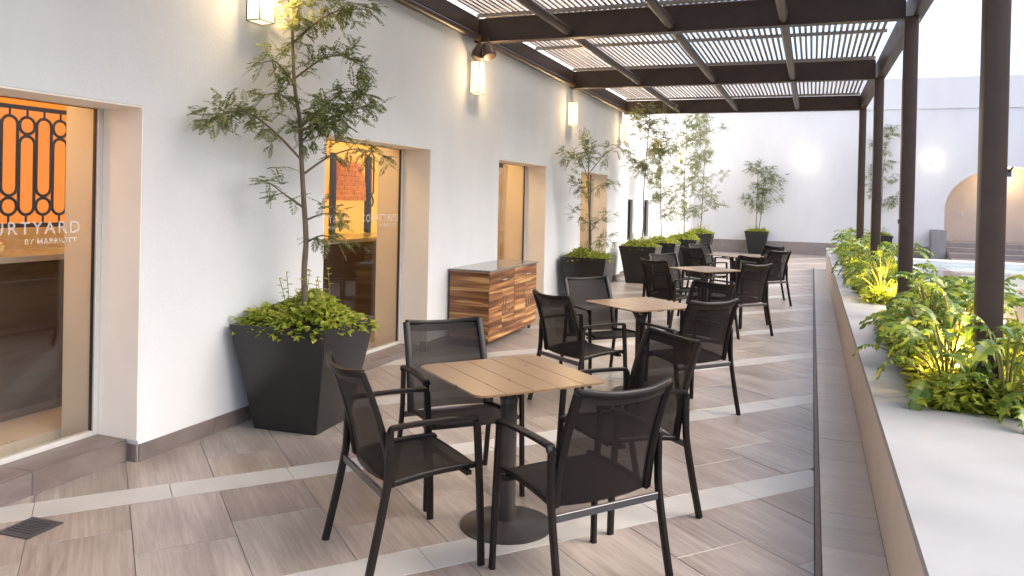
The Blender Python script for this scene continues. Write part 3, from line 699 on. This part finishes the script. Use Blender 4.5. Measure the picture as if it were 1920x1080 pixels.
# ------------------------------------------------------------------ chairs
def rect(a, b): return [(-a, -b * .7), (-a * .7, -b), (a * .7, -b), (a, -b * .7), (a, b * .7), (a * .7, b), (-a * .7, b), (-a, b * .7)]
def back_curve(v):                                 # v 0..1 from seat to top -> (y, z)
    return -.135 - .105 * v - .03 * v * v + .012 * math.sin(v * math.pi), .40 + .47 * v
def make_chair():
    t = thing('armchair', 'x', 'chair', group='black mesh armchairs on the terrace')
    for s in (-1, 1):
        X = s * .268; up = Vector((1, 0, 0))
        MB().sweep(smooth_path([(X * 1.01, .268, 0), (X, .262, .2), (X, .25, .42), (X, .238, .60), (X, .236, .632)], 4), rect(.015, .011), up).build('leg', M_chair, t, smooth=True)
        MB().sweep(smooth_path([(X * 1.03, -.255, 0), (X * 1.01, -.215, .18), (X, -.178, .36), (X, -.165, .46), (X, -.162, .632)], 4), rect(.016, .0115), up).build('leg', M_chair, t, smooth=True)
        arm = smooth_path([(X, .236, .630), (X, .231, .641), (X, .218, .646), (X, .10, .651), (X, -.05, .650), (X, -.140, .646), (X, -.155, .641), (X, -.1615, .625)], 3)
        MB().sweep(arm, rect(.009, .019), up).build('armrest', M_chair, t, smooth=True)
        MB().box(X * 1.01 - .0105, X * 1.01 + .0105, .2545, .2815, 0, .010).build('glide', M_rubber, t)
        # seat rail and back rail
        MB().sweep(smooth_path([(s * .232, .265, .415), (s * .232, .245, .428), (s * .232, .05, .425), (s * .232, -.10, .408), (s * .232, -.14, .402)], 4), rect(.012, .010), up).build('seat_rail', M_chair, t, smooth=True)
        pts = [(s * (.230 - .006 * v), back_curve(v)[0], back_curve(v)[1]) for v in [i / 10 for i in range(11)]]
        MB().sweep(pts, rect(.012, .018), up).build('back_rail', M_chair, t, smooth=True)
        MB().box(min(X, s * .235), max(X, s * .235), .19, .215, .40, .418).build('joint', M_chair, t)
    yb_, zb_ = back_curve(1)
    tp = smooth_path([(-.224, yb_ + .004, zb_), (-.19, yb_ - .012, zb_ - .004), (-.08, yb_ - .040, zb_ - .016), (.08, yb_ - .040, zb_ - .016), (.19, yb_ - .012, zb_ - .004), (.224, yb_ + .004, zb_)], 4)
    MB().sweep(tp, rect(.011, .015), Vector((0, 0, 1))).build('top_rail', M_chair, t, smooth=True)
    def sheet(v0, v1, hw, off=0., nx=8, ny=10):
        vs, fs = [], []
        for j in range(ny + 1):
            v = v0 + (v1 - v0) * j / ny; y_, z_ = back_curve(v)
            for i in range(nx + 1):
                u = -1 + 2 * i / nx; sag = .036 * (1 - u * u)
                vs.append((u * hw, y_ - sag + off, z_ - .015 * v * (1 - u * u)))
        for j in range(ny):
            for i in range(nx): o = j * (nx + 1) + i; fs.append((o, o + 1, o + nx + 2, o + nx + 1))
        return MB().add(vs, fs)
    bk_ = sheet(.0, .985, .222).build('backrest', M_sling, t, smooth=True)
    sheet(.90, .985, .221, -.004, ny=2).build('hem', M_hem, bk_, smooth=True); 
    vs, fs = [], []
    prof = [(.268, .405), (.262, .422), (.235, .432), (.14, .428), (.0, .418), (-.09, .407), (-.135, .40)]
    for y_, z_ in prof:
        for i in range(9):
            u = -1 + i / 4; vs.append((u * .232, y_ + .006 * (1 - u * u) * (1 if y_ > .2 else 0), z_ - (.012 * (1 - u * u) if y_ < .25 else 0)))
    for j in range(len(prof) - 1):
        for i in range(8): o = j * 9 + i; fs.append((o, o + 1, o + 10, o + 9))
    MB().add(vs, fs).build('seat', M_seat, t, smooth=True)
    MB().box(-.255, .255, -.186, -.170, .358, .388).build('stretcher', M_bar, t, bevel=.002, seg=1)
    MB().box(-.245, .245, .20, .225, .392, .404).build('stretcher', M_chair, t)
    return t
ch0 = make_chair()
SIDE = {'B': 140, 'L': 230, 'F': 320, 'R': 50}
# table, side, distance, sideways shift, twist, label
CH = [(0, 'L', .57, .05, 1, 'black mesh armchair left of the nearest table, in front of the big pot'),
      (0, 'B', .575, 0, -4, 'black mesh armchair behind the nearest table, its back towards the cabinet'),
      (0, 'F', .625, .01, 2, 'black mesh armchair at the front right, seen from behind at the nearest table'),
      (0, 'R', .68, -.06, -4, 'black mesh armchair at the right of the nearest table, angled towards it'),
      (1, 'L', .68, .06, 2, 'black mesh armchair beside the wooden cabinet at the second table'),
      (1, 'B', .56, -.02, -5, 'black mesh armchair behind the second table, in front of a potted tree'),
      (1, 'F', .60, -.03, -3, 'black mesh armchair seen from behind at the front of the second table'),
      (1, 'R', .60, .03, 3, 'black mesh armchair at the far right of the second table, half hidden'),
      (2, 'L', .60, .02, 4, 'brown mesh armchair at the left of the third table'),
      (2, 'B', .58, 0, -3, 'mesh armchair behind the third table beside the row of pots'),
      (2, 'F', .61, .02, 0, 'mesh armchair seen from behind at the front of the third table'),
      (2, 'R', .62, .02, 5, 'mesh armchair at the far right of the third table, mostly hidden'),
      (3, 'L', .66, 0, 3, 'mesh armchair at the left of the farthest table'),
      (3, 'B', .58, .02, -3, 'mesh armchair behind the farthest table, mostly hidden by the other seats'),
      (3, 'F', .62, .08, 2, 'mesh armchair seen from behind at the farthest table, closest to the planter wall'),
      (3, 'R', .60, 0, -4, 'mesh armchair at the far right of the farthest table')]
for i, (ti, sd_, d, sh, tw_, lb) in enumerate(CH):
    x, y, ta, _ = TABS[ti]; an = R(SIDE[sd_] + ta - 50)
    u = Vector((math.cos(an), math.sin(an))); p = Vector((-u.y, u.x))
    px, py = x + u.x * d + p.x * sh, y + u.y * d + p.y * sh
    c = ch0 if i == 0 else copy_thing(ch0, (px, py, 0), 0)
    c.location = (px, py, 0); c.rotation_euler = (0, 0, an + math.pi / 2 + R(tw_)); c['label'] = lb

# ------------------------------------------------------------------ sideboard
cb = thing('sideboard', 'striped hardwood sideboard on casters with granite top against the wall', 'cabinet', (XW, 8.33, 0))
CX0, CX1, CY, Z0, Z1 = .03, .49, .755, .085, .80
MB().box(CX0, CX1 - .022, -CY + .018, CY - .018, Z0 + .02, Z1).build('carcass', M_dwood, cb)
for s, z0, z1 in [(-1, Z0 + .02 + k * .1158, Z0 + .02 + (k + 1) * .1158 - .001) for k in range(6)]:
    MB().box(CX0, CX1 - .004, -CY, -CY + .017, z0, z1).build('side_board', M_cab, cb)
MB().box(CX0, CX1 - .004, CY - .017, CY, Z0 + .02, Z1).build('side_panel', M_cab, cb)
MB().box(CX0, CX1 + .003, -CY - .004, CY + .004, Z0 - .02, Z0 + .018).build('base_rail', M_cab, cb, bevel=.003)
MB().box(CX1 - .02, CX1, -CY + .001, CY - .001, Z0 + .02, Z0 + .085).build('apron', M_cab, cb)
MB().box(CX0 - .01, CX1 + .015, -CY - .012, CY + .012, Z1, Z1 + .022).build('top', M_granite, cb, bevel=.003)
for k in range(2):
    y0 = -CY + .003 + k * (CY - .001); y1 = y0 + CY - .006
    d = MB().box(CX1 - .02, CX1 + .001, y0, y1, Z1 - .20, Z1 - .004).build('drawer', M_cab, cb, bevel=.002, seg=1)
    ym = (y0 + y1) / 2
    MB().tube([(CX1, ym - .07, Z1 - .10), (CX1 + .03, ym - .07, Z1 - .10), (CX1 + .03, ym + .07, Z1 - .10), (CX1, ym + .07, Z1 - .10)], .006, 8).build('handle', M_chrome, d, smooth=True)
    for j in range(2):
        a = y0 + j * (y1 - y0) / 2; b = a + (y1 - y0) / 2 - .004
        dr = MB().box(CX1 - .02, CX1 + (.001 if j else .002), a, b, Z0 + .088, Z1 - .206).build('door', M_cab, cb, bevel=.002, seg=1)
        hy = b - .035 if j == 0 else a + .035
        MB().tube([(CX1, hy, .33), (CX1 + .032, hy, .33), (CX1 + .032, hy, .52), (CX1, hy, .52)], .007, 8).build('handle', M_chrome, dr, smooth=True)
for sx in (.09, .43):
    for sy in (-.68, .68):
        cs = MB().lathe([(.018, .045), (.018, .065)], 12, sx, sy).build('caster', M_dark, cb)
        MB().tube([(sx - .012, sy, .0235), (sx + .012, sy, .0235)], .0235, 16).build('wheel', M_rubber, cs)

# floor drain
dr = thing('floor_drain', 'small square metal floor drain set in the tiles at the lower left', 'drain', (-3.375, 2.585, .0012), R(3))
MB().box(-.095, .095, -.095, -.075, 0, .004).box(-.095, .095, .075, .095, 0, .004).box(-.095, -.075, -.075, .075, 0, .004).box(.075, .095, -.075, .075, 0, .004).build('frame', M_bar, dr)
MB().box(-.075, .075, -.075, .075, 0, .0012).build('pit', M_dark, dr)
for k in range(7): MB().box(-.075, .075, -.072 + k * .0215, -.058 + k * .0215, .0013, .0036).build('bar', M_bar, dr)

# ------------------------------------------------------------------ foliage
def frame(d):
    d = d.normalized(); s = d.cross(Vector((0, 0, 1)))
    if s.length < .05: s = Vector((1, 0, 0))
    s.normalize(); return d, s, s.cross(d)
def frond(mb, p, d, L, n, ll, lw, rng, droop=.5):
    """one feathery compound leaf: rachis and pairs of narrow leaflets"""
    d, s, u = frame(d); pos = Vector(p); step = L / n; dirn = d.copy()
    for i in range(n):
        t = i / n; q = pos + dirn * step
        for sg in (-1, 1):
            k = math.sin(math.pi * (.18 + .8 * t)) * ll * rng.uniform(.8, 1.15)
            ld = (s * sg + dirn * .45 + Vector((0, 0, -.25 + rng.uniform(-.2, .2)))).normalized()
            wd = (dirn * .9 + u * rng.uniform(-.5, .5)).normalized() * lw
            a = pos; e = a + ld * k
            mb.add([a, a + ld * (k * .45) + wd * .5, e, a + ld * (k * .45) - wd * .5], [(0, 1, 2, 3)])
        pos = q; dirn = (dirn + Vector((0, 0, -droop / n))).normalized()
    mb.add([Vector(p) - u * .0015, Vector(p) + u * .0015, pos], [(0, 1, 2)])
def leaf_blade(mb, p, d, L, W, nrm, curl=.2):
    d = d.normalized(); s = d.cross(nrm)
    if s.length < .05: s = Vector((1, 0, 0))
    s.normalize(); n = s.cross(d)
    m1, m2 = p + d * (L * .4) - n * (curl * W * .2), p + d * L - n * (curl * L * .4)
    mb.add([p, p + d * (L * .3) + s * (W * .5) + n * (W * .15), p + d * (L * .65) + s * (W * .42) + n * (W * .08) - n * (curl * L * .12), m2,
            p + d * (L * .65) - s * (W * .42) + n * (W * .08) - n * (curl * L * .12), p + d * (L * .3) - s * (W * .5) + n * (W * .15), m1],
           [(0, 1, 2, 6), (6, 2, 3), (0, 6, 4, 5), (6, 3, 4)])
def tree(name, label, trunks, branches, fr, seed, mat, group, r0=.02, cluster=3):
    """trunks/branches: lists of world points; fr=(length, pairs, leaflet length, leaflet width, spacing)"""
    rng = random.Random(seed); base = Vector(trunks[0][0])
    t = thing(name, label, 'tree', base, group=group)
    for tk in trunks:
        p = [q - base for q in smooth_path(tk, 5)]; n = len(p)
        MB().tube(p, r0, 8, scales=[1 - .62 * i / (n - 1) for i in range(n)]).build('trunk', M_bark, t, smooth=True)
    cr = MB(); L, np_, ll, lw, sp_ = fr
    for bi, (pts, dens, start) in enumerate(branches):
        p = [q - base for q in smooth_path(pts, 5)]; n = len(p)
        if len(pts) > 1: MB().tube(p, r0 * .38, 6, scales=[1 - .75 * i / (n - 1) for i in range(n)]).build('branch', M_bark, t, smooth=True)
        tot = 0; lens = [(p[i + 1] - p[i]).length for i in range(n - 1)]; total = sum(lens)
        for i in range(n - 1):
            tot += lens[i]
            if tot / total < start: continue
            k = max(1, int(1.7 * lens[i] / sp_ * dens + rng.random()))
            ax = (p[i + 1] - p[i]).normalized()
            for _ in range(k):
                q = p[i].lerp(p[i + 1], rng.random())
                rd = Vector((rng.gauss(0, 1), rng.gauss(0, 1), rng.gauss(.15, .8))).normalized()
                e = q + (rd + ax * .4) * rng.uniform(.01, .16) * L / .18
                cr.add([q, q + Vector((0, 0, .003)), e], [(0, 1, 2)])
                for c in range(cluster):
                    d = (ax * .3 + rd * .6 + Vector((rng.gauss(0, .8), rng.gauss(0, .8), rng.gauss(-.05, .6)))).normalized()
                    frond(cr, e, d, L * rng.uniform(.45, 1.1), np_, ll * rng.uniform(.75, 1.15), lw, rng, rng.uniform(.2, 1.6))
        for c in range(4):
            frond(cr, p[-1], ((p[-1] - p[-2]).normalized() + Vector((rng.gauss(0, .5), rng.gauss(0, .5), rng.gauss(0, .4)))).normalized(), L * rng.uniform(.8, 1.3), np_, ll, lw, rng, .7)
    # keep every leaf on the courtyard side of the wall
    lim = -3.63 - base.x; limy = 26.37 - base.y
    cr.v = [(max(v[0], lim + .001 * (i % 9)), min(v[1], limy - .001 * (i % 7)), v[2]) for i, v in enumerate(cr.v)]
    cr.build('crown', mat, t)
    return t
PG_T = 'potted trees along the walls'
FR = (.15, 11, .040, .010, .055)
X1 = -3.28
tree('potted_tree', 'tall feathery tree leaning left in the big black pot near the first doorway',
     [[(-3.27, 4.53, .60), (-3.272, 4.53, .81), (-3.285, 4.53, 1.05), (-3.275, 4.53, 1.27), (-3.30, 4.53, 1.55), (-3.325, 4.53, 1.825), (-3.36, 4.55, 2.1), (-3.41, 4.55, 2.35), (-3.46, 4.58, 2.73), (-3.50, 4.6, 3.2)]],
     [([(-3.33, 4.53, 1.83), (-3.37, 4.33, 1.98), (-3.42, 4.12, 2.10), (-3.46, 3.95, 2.10), (-3.46, 3.78, 2.02)], 2.2, .35),
      ([(-3.32, 4.53, 1.72), (-3.25, 4.75, 1.86), (-3.15, 4.95, 1.93), (-3.05, 5.15, 1.90)], .8, .3),
      ([(-3.33, 4.53, 1.95), (-3.25, 4.65, 2.10), (-3.16, 4.78, 2.18), (-3.06, 4.9, 2.24)], 2.6, .05),
      ([(-3.36, 4.55, 2.05), (-3.28, 4.72, 2.22), (-3.2, 4.85, 2.34), (-3.1, 5.0, 2.34)], 1.9, .2),
      ([(-3.35, 4.53, 2.02), (-3.22, 4.55, 2.08), (-3.12, 4.6, 2.06)], 2.8, .0),
      ([(-3.39, 4.55, 2.2), (-3.42, 4.4, 2.27), (-3.45, 4.28, 2.25)], 1.2, .2),
      ([(-3.41, 4.55, 2.36), (-3.42, 4.36, 2.48), (-3.45, 4.25, 2.46)], 1.1, .2),
      ([(-3.42, 4.56, 2.4), (-3.3, 4.72, 2.56), (-3.2, 4.85, 2.60), (-3.12, 4.97, 2.54)], 1.3, .15),
      ([(-3.46, 4.58, 2.65), (-3.3, 4.66, 2.82), (-3.18, 4.78, 2.92), (-3.08, 4.95, 2.95)], 2.3, .1),
      ([(-3.46, 4.58, 2.72), (-3.35, 4.5, 2.9), (-3.28, 4.46, 3.0)], 2.4, .0),
      ([(-3.5, 4.6, 3.0), (-3.38, 4.72, 3.15), (-3.25, 4.85, 3.2)], 1.5, .1),
      ([(-3.31, 4.53, 1.5), (-3.34, 4.38, 1.58), (-3.38, 4.26, 1.66)], .8, .35),
      ([(-3.30, 4.53, 1.4), (-3.2, 4.6, 1.45), (-3.12, 4.66, 1.46)], .4, .4),
      ([(-3.28, 4.53, 1.25), (-3.2, 4.6, 1.3), (-3.12, 4.66, 1.28)], .35, .4)],
     FR, 11, M_fern, PG_T, r0=.024)
def auto_branches(tk, n, z0, spread, rng, up=.35, bias=(0, 0), dens=1., tip=True):
    p = smooth_path(tk, 8); out = []; zt = p[-1].z
    for i in range(n):
        z = z0 + (zt - z0) * (i + rng.random() * .8) / n
        q = min(p, key=lambda v: abs(v.z - z)); a = rng.uniform(0, 2 * math.pi)
        s = spread * rng.uniform(.55, 1.15)
        d = Vector((math.cos(a) + bias[0], math.sin(a) + bias[1], 0)); d = d.normalized() * s
        out.append(([q, q + d * .5 + Vector((0, 0, up * s * .7)), q + d + Vector((0, 0, up * s * .8))], dens, .25))
    if tip: out.append(([p[-6], p[-3], p[-1]], dens * 1.3, .0))
    return out
def stem(x, y, z1, rng, lean=(0, 0), z0=.6):
    return [(x + lean[0] * t + rng.gauss(0, .012), y + lean[1] * t + rng.gauss(0, .012), z0 + (z1 - z0) * t) for t in (0, .2, .4, .6, .8, 1)]
rg = random.Random(5)
FAR = (.22, 6, .062, .020, .075)
POTS = [(-3.265, 4.53, 5, 'big tapered black pot holding the leaning feathery tree'), (-3.22, 11.72, 0, 'tapered black pot between the third and fourth doorways'),
        (-3.12, 15.15, 0, 'tapered dark pot at the end of the pergola, first of the far row'), (-3.02, 16.85, 0, 'tapered dark pot second in the far row'),
        (-2.85, 18.75, 0, 'tapered dark pot third in the far row'), (-2.98, 22.8, 0, 'tapered dark pot in the far left corner'),
        (-1.63, 25.99, 0, 'tapered dark pot standing alone before the end wall'), (1.9, 25.99, 0, 'tapered dark pot behind the planter by the end wall')]
def pot(x, y, rz, lb):
    t = thing('plant_pot', lb, 'pot', (x, y, 0), R(rz), group='tapered black pots')
    a, b, h, w_ = .235, .36, .715, .03
    o = MB(); sq = [(-1, -1), (1, -1), (1, 1), (-1, 1)]
    rings = [(a, 0), (b, h), (b - w_, h), (b - w_ - .02, h - .10)]
    for r_, z_ in rings: o.v += [(sx * r_, sy * r_, z_) for sx, sy in sq]
    for k in range(3): o.f += [(4 * k + i, 4 * k + (i + 1) % 4, 4 * k + 4 + (i + 1) % 4, 4 * k + 4 + i) for i in range(4)]
    o.f += [(3, 2, 1, 0), (12, 13, 14, 15)]
    o.build('body', M_pot, t, bevel=.007, smooth=True, seg=3)
    MB().box(-b + w_ + .025, b - w_ - .025, -b + w_ + .025, b - w_ - .025, h - .099, h - .07).build('soil', M_soil, t)
    return t
def mound(name, label, cx, cy, z, rx, ry, hz, n, L, W, seed, mat, group=None, cat='plant', spill=.1, sprigs=5):
    rng = random.Random(seed); t = thing(name, label, cat, (cx, cy, z), group=group); mb = MB(); st = MB()
    for i in range(n):
        a = rng.uniform(0, 2 * math.pi); r_ = math.sqrt(rng.random())
        sx, sy = math.cos(a) * r_, math.sin(a) * r_
        sq = max(abs(math.cos(a)), abs(math.sin(a))); sx, sy = sx / sq * .96, sy / sq * .96        # square footprint
        e = max(abs(sx), abs(sy)); lump = .72 + .28 * math.sin(3.1 * sx + seed) * math.cos(2.7 * sy + seed * 2)
        top = hz * (1 - e ** 3 * .75) * lump
        zz = top * (1 - .45 * rng.random() ** 2) - (spill * rng.random() if e > .82 else 0)
        p = Vector((sx * rx * (1 + (.1 if e > .8 else 0)), sy * ry * (1 + (.1 if e > .8 else 0)), zz))
        d = Vector((sx + rng.gauss(0, .6), sy + rng.gauss(0, .6), rng.uniform(-.45, .7)))
        leaf_blade(mb, p, d, L * rng.uniform(.6, 1.25), W * rng.uniform(.7, 1.2), Vector((rng.gauss(0, .35), rng.gauss(0, .35), 1)), rng.uniform(.1, .7))
    for i in range(sprigs):
        a = rng.uniform(0, 6.28); r_ = rng.uniform(.2, .85); p0 = Vector((math.cos(a) * r_ * rx, math.sin(a) * r_ * ry, hz * .4)); p1 = p0 + Vector((rng.gauss(0, .04), rng.gauss(0, .04), hz * rng.uniform(.75, 1.2)))
        st.tube([p0, p0.lerp(p1, .5) + Vector((.01, 0, 0)), p1], .0025, 4)
        for k in range(7):
            q = p0.lerp(p1, .35 + .65 * k / 6); aa = k * 2.4
            leaf_blade(mb, q, Vector((math.cos(aa), math.sin(aa), .3)), L * .8, W * .85, Vector((0, 0, 1)), .4)
    for i in range(24):
        a = rng.uniform(0, 6.28); r_ = rng.uniform(.1, .9)
        p1 = Vector((math.cos(a) * r_ * rx, math.sin(a) * r_ * ry, hz * .6)); st.tube([p1 * .5 - Vector((0, 0, .02)), p1], .003, 4)
    mb.build('leaves', mat, t); st.build('stems', M_stem, t)
    return t
for i, (x, y, rz, lb) in enumerate(POTS): pot(x, y, rz, lb)
PL = ['bushy lime green plant spilling over the rim of the big near pot', 'bushy lime plant in the pot between the third and fourth doorways', 'bright lime plant in the first pot of the far row',
      'bright lime plant in the second pot of the far row', 'bright lime plant in the third pot of the far row', 'small lime plant in the far left corner pot', 'short lime plant in the pot before the end wall', 'lime plant in the pot behind the planter by the end wall']
for i, (x, y, rz, lb) in enumerate(POTS):
    if i == 0: mound('lime_plant', PL[0], x, y, .64, .325, .325, .29, 2100, .060, .036, 21, M_lime, 'lime plants in the pots', spill=.05, sprigs=7)
    else: mound('lime_plant', PL[i], x, y, .65, .31, .31, [0, .20, .22, .20, .24, .22, .17, .2][i], 760, .070, .040, 21 + i, M_lime, 'lime plants in the pots', spill=.02, sprigs=9)
# potted trees further along
tk = [(-3.22, 11.72, .6), (-3.20, 11.72, 1.0), (-3.24, 11.72, 1.5), (-3.26, 11.72, 1.9), (-3.26, 11.74, 2.3)]
tree('potted_tree', 'small feathery tree with drooping crown between the third and fourth doorways', [tk],
     [([(-3.26, 11.72, 1.9), (-3.3, 11.5, 2.15), (-3.38, 11.2, 2.3), (-3.42, 10.95, 2.2)], 1.1, .3), ([(-3.25, 11.72, 2.0), (-3.1, 11.9, 2.25), (-2.95, 12.1, 2.42), (-2.8, 12.3, 2.4), (-2.72, 12.45, 2.28)], 1.2, .3),
      ([(-3.24, 11.72, 1.6), (-3.3, 11.5, 1.75), (-3.36, 11.3, 1.85)], 1.2, .2), ([(-3.24, 11.72, 1.7), (-3.05, 11.8, 1.85), (-2.92, 11.85, 1.85)], 1.0, .3), ([(-3.26, 11.72, 2.1), (-3.2, 11.6, 2.3), (-3.15, 11.5, 2.45)], 1.2, .2),
      ([(-3.2, 11.72, 1.1), (-3.1, 11.7, 1.25), (-3.0, 11.7, 1.3)], .7, .3), ([(-3.2, 11.72, 1.2), (-3.3, 11.6, 1.3), (-3.38, 11.5, 1.4)], .8, .3), ([(-3.2, 11.72, .9), (-3.08, 11.75, .98), (-2.98, 11.75, 1.02)], .6, .3), ([(-3.26, 11.73, 2.2), (-3.3, 11.65, 2.4), (-3.33, 11.6, 2.5)], 1.2, .1)],
     (.19, 8, .05, .014, .07), 31, M_fern, PG_T, r0=.016)
def thin_tree(i, label, z1, n, z0, spread, lean=(0, 0), dens=1., seed=1, stems=1, bias=(0, 0)):
    x, y = POTS[i][:2]; rr = random.Random(seed); tks = []; br = []
    for s in range(stems):
        tkk = stem(x + (.1 * (s - .5) if stems > 1 else 0), y, z1 * (1 - .1 * s), rr, (lean[0] + .12 * s, lean[1])); tks.append(tkk)
        br += auto_branches(tkk, n, z0, spread, rr, .45, bias, dens)
    return tree('potted_tree', label, tks, br, FAR, seed, M_fern2, PG_T, r0=.014, cluster=3)
thin_tree(2, 'tall slim tree with a leafy top in the first far pot', 3.35, 15, 2.05, .42, (.12, 0), 1.2, 41, bias=(.3, 0))
thin_tree(3, 'slim tree with light leaves in the second far pot', 2.75, 16, 1.2, .38, (-.1, .1), .8, 42)
thin_tree(4, 'slim tall tree leafy along its stem in the third far pot', 3.5, 22, 1.1, .42, (.0, .1), .9, 43)
thin_tree(5, 'tall leafy tree in the far left corner', 4.0, 22, 1.1, .6, (.1, 0), .9, 44)
thin_tree(6, 'small twin stemmed tree before the end wall', 2.85, 11, 1.25, .52, (.05, 0), .75, 45, stems=2)
thin_tree(7, 'airy tree by the end wall seen between the pergola posts', 3.9, 16, 1.4, .5, (.15, 0), .9, 46)

# ------------------------------------------------------------------ planting in the long planter
def lobed_leaf(seed):
    """philodendron leaf with its stem: lobes along both sides, arching over"""
    rng = random.Random(seed); mb = MB(); L, W, n = .30, .155, 7
    def sp(t, off=0.):                              # arching midrib in the y-z plane, starting at the stem top
        return Vector((0, L * (t * .92 - .05 * t * t), .05 * math.sin(t * 2.2) - .13 * t * t))
    mids = [sp(i / n) for i in range(n + 1)]
    prof = [.30, .62, .86, 1., .95, .78, .52, .0]
    for sg in (-1, 1):
        val = [mids[i] + Vector((sg * W * .5 * prof[i] * (.42 if 0 < i < n else .1), .0, .012 * prof[i])) for i in range(n + 1)]
        for i in range(n):
            w_ = W * .5 * (prof[i] + prof[i + 1]) / 2 * rng.uniform(.9, 1.12)
            tip = (mids[i] + mids[i + 1]) / 2 + Vector((sg * w_, L * .045, -.02 * rng.uniform(.3, 1.6)))
            mid2 = (mids[i] + mids[i + 1]) / 2 + Vector((sg * w_ * .68, L * .01, .006))
            mb.add([mids[i], mids[i + 1], val[i + 1], mid2 + Vector((0, L * .042, 0)), tip, mid2 - Vector((0, L * .042, 0)), val[i]], [(0, 1, 2, 6) if sg > 0 else (0, 6, 2, 1), (6, 2, 3, 5), (5, 3, 4)])
    me = mb.mesh('leaf', M_phil)
    return me
LEAF = [lobed_leaf(s) for s in (1, 2, 3)]
GP = 'lobed leaf plants in the long planter'
def phil(x, y, h, n, seed, lb, size=1., lean=(0, 0)):
    rng = random.Random(seed); t = thing('philodendron', lb, 'plant', (x, y, .45), group=GP)
    stm = MB()
    for i in range(n):
        a = i * 2.399 + rng.uniform(-.3, .3); q = (i + .5) / n; rad = (.10 + .26 * q) * size; hh = h * (1.12 - .75 * q * q) * rng.uniform(.85, 1.1)
        top = Vector((math.cos(a) * rad * .6 + lean[0] * q, math.sin(a) * rad * .6 + lean[1] * q, hh))
        stm.tube(smooth_path([(math.cos(a) * .02, math.sin(a) * .02, 0), (top.x * .35, top.y * .35, hh * .6), top], 3), .006, 5, scales=None)
        o = put('leaf', LEAF[i % 3], t); sc = size * rng.uniform(.72, 1.12); o.scale = (sc, sc, sc)
        d = Vector((math.cos(a) + lean[0], math.sin(a) + lean[1]))
        o.location = top; o.rotation_euler = (R(rng.uniform(-28, 30)) + (.5 - q) * .6, R(rng.uniform(-25, 25)), math.atan2(d.y, d.x) - math.pi / 2)
    stm.build('stems', M_stem, t)
PH = [(.72, 4.92, .40, 13, 'lobed plant at the near left corner of the planter'), (.96, 4.70, .44, 12, 'lobed plant in front of the nearest pergola post'), (1.16, 4.72, .40, 11, 'lobed plant at the right edge of the near bed'), (1.2, 5.3, .50, 11, 'lobed plant on the pool side behind the nearest post'), (.95, 6.2, .5, 12, 'lobed plant behind the nearest garden light'), (1.15, 6.6, .5, 10, 'lobed plant on the pool side in the middle of the near bed'), (.83, 5.30, .52, 15, 'broad lobed plant over the nearest garden light'), (.74, 5.9, .46, 14, 'lobed plant arching over the cap onto the terrace side'),
      (1.05, 5.75, .50, 12, 'lobed plant beside the nearest pergola post'), (.85, 6.7, .50, 13, 'lobed plant in the middle of the near bed'), (1.02, 7.3, .52, 11, 'lobed plant at the far end of the near bed'),
      (.76, 9.8, .50, 13, 'lobed plant at the start of the far bed'), (1.0, 10.3, .55, 12, 'tall lobed plant on the pool side of the far bed'), (.78, 11.1, .50, 12, 'lobed plant over the second garden light'),
      (.85, 12.4, .52, 11, 'lobed plant before the second farthest post'), (.75, 13.7, .50, 11, 'lobed plant in the middle of the far bed'), (.8, 15.2, .50, 10, 'lobed plant beside the farthest post'),
      (.75, 16.8, .52, 10, 'lobed plant past the farthest post'), (.8, 18.6, .55, 10, 'lobed plant at the far end of the planter')]
for i, (x, y, h, n, lb) in enumerate(PH): phil(x, y, h, n + 4, 60 + i, lb, .9 if y < 9 else 1.0, (-.12 if x < .8 else 0, -.05))
def cover(name, lb, x0, x1, y0, y1, z, n, L, W, seed):
    rng = random.Random(seed); mb = MB()
    for i in range(n):
        x, y = rng.uniform(x0, x1), rng.uniform(y0, y1)
        h = .24 + .10 * math.sin(4 * x + 2.1 * y) * math.cos(3.3 * y - x) + .06 * rng.random()
        ed = min(1, min(x - x0, x1 - x, y - y0, y1 - y) / .12)
        p = Vector((x, y, z + (h * (.45 + .55 * ed)) * (1 - .75 * rng.random() ** 1.5)))
        e = min((x - x0), .14) / .14
        d = Vector((rng.gauss(-.5 * (1 - e), .7), rng.gauss(-.6 if y < y0 + .15 else 0, .7), rng.uniform(-.4, .6)))
        leaf_blade(mb, p, d, L * rng.uniform(.6, 1.2), W * rng.uniform(.7, 1.2), Vector((rng.gauss(0, .3), rng.gauss(0, .3), 1)), rng.uniform(.1, .6))
    o = mb.build(name, M_lime); stuff(o, lb, 'plants')
cover('ground_cover', 'low lime green ground cover in the near planter bed', .58, 1.30, 4.58, 7.75, .46, 6200, .082, .042, 71)
cover('ground_cover', 'low lime green ground cover in the far planter bed', .58, 1.30, 9.3, 20.2, .46, 8500, .11, .052, 72)
for i, (x, y, lb, e) in enumerate([(.84, 5.22, 'small garden spotlight glowing among the nearest planter leaves', 9.), (.80, 9.55, 'small garden spotlight glowing at the start of the far bed', 8.), (.82, 14.6, 'small garden spotlight glowing in the far bed by the posts', 7.)]):
    t = thing('garden_spotlight', lb, 'spotlight', (x, y, .45), group='garden spotlights in the planter')
    MB().tube([(0, 0, 0), (0, 0, .16)], .006, 6).build('spike', M_dark, t)
    MB().lathe([(.02, .16), (.032, .17), (.034, .22), (.03, .222)], 14).build('housing', M_dark, t, smooth=True)
    MB().lathe([(.028, .2225), (.02, .232), (.004, .236)], 12).build('lens', M_spotlens, t, smooth=True)
    ld = bpy.data.lights.new('garden_light', 'POINT'); ld.energy = e; ld.color = (1, .66, .18); ld.shadow_soft_size = .03
    lo = bpy.data.objects.new('garden_light', ld); C.objects.link(lo); lo.parent = t; lo.location = (0, 0, .28)
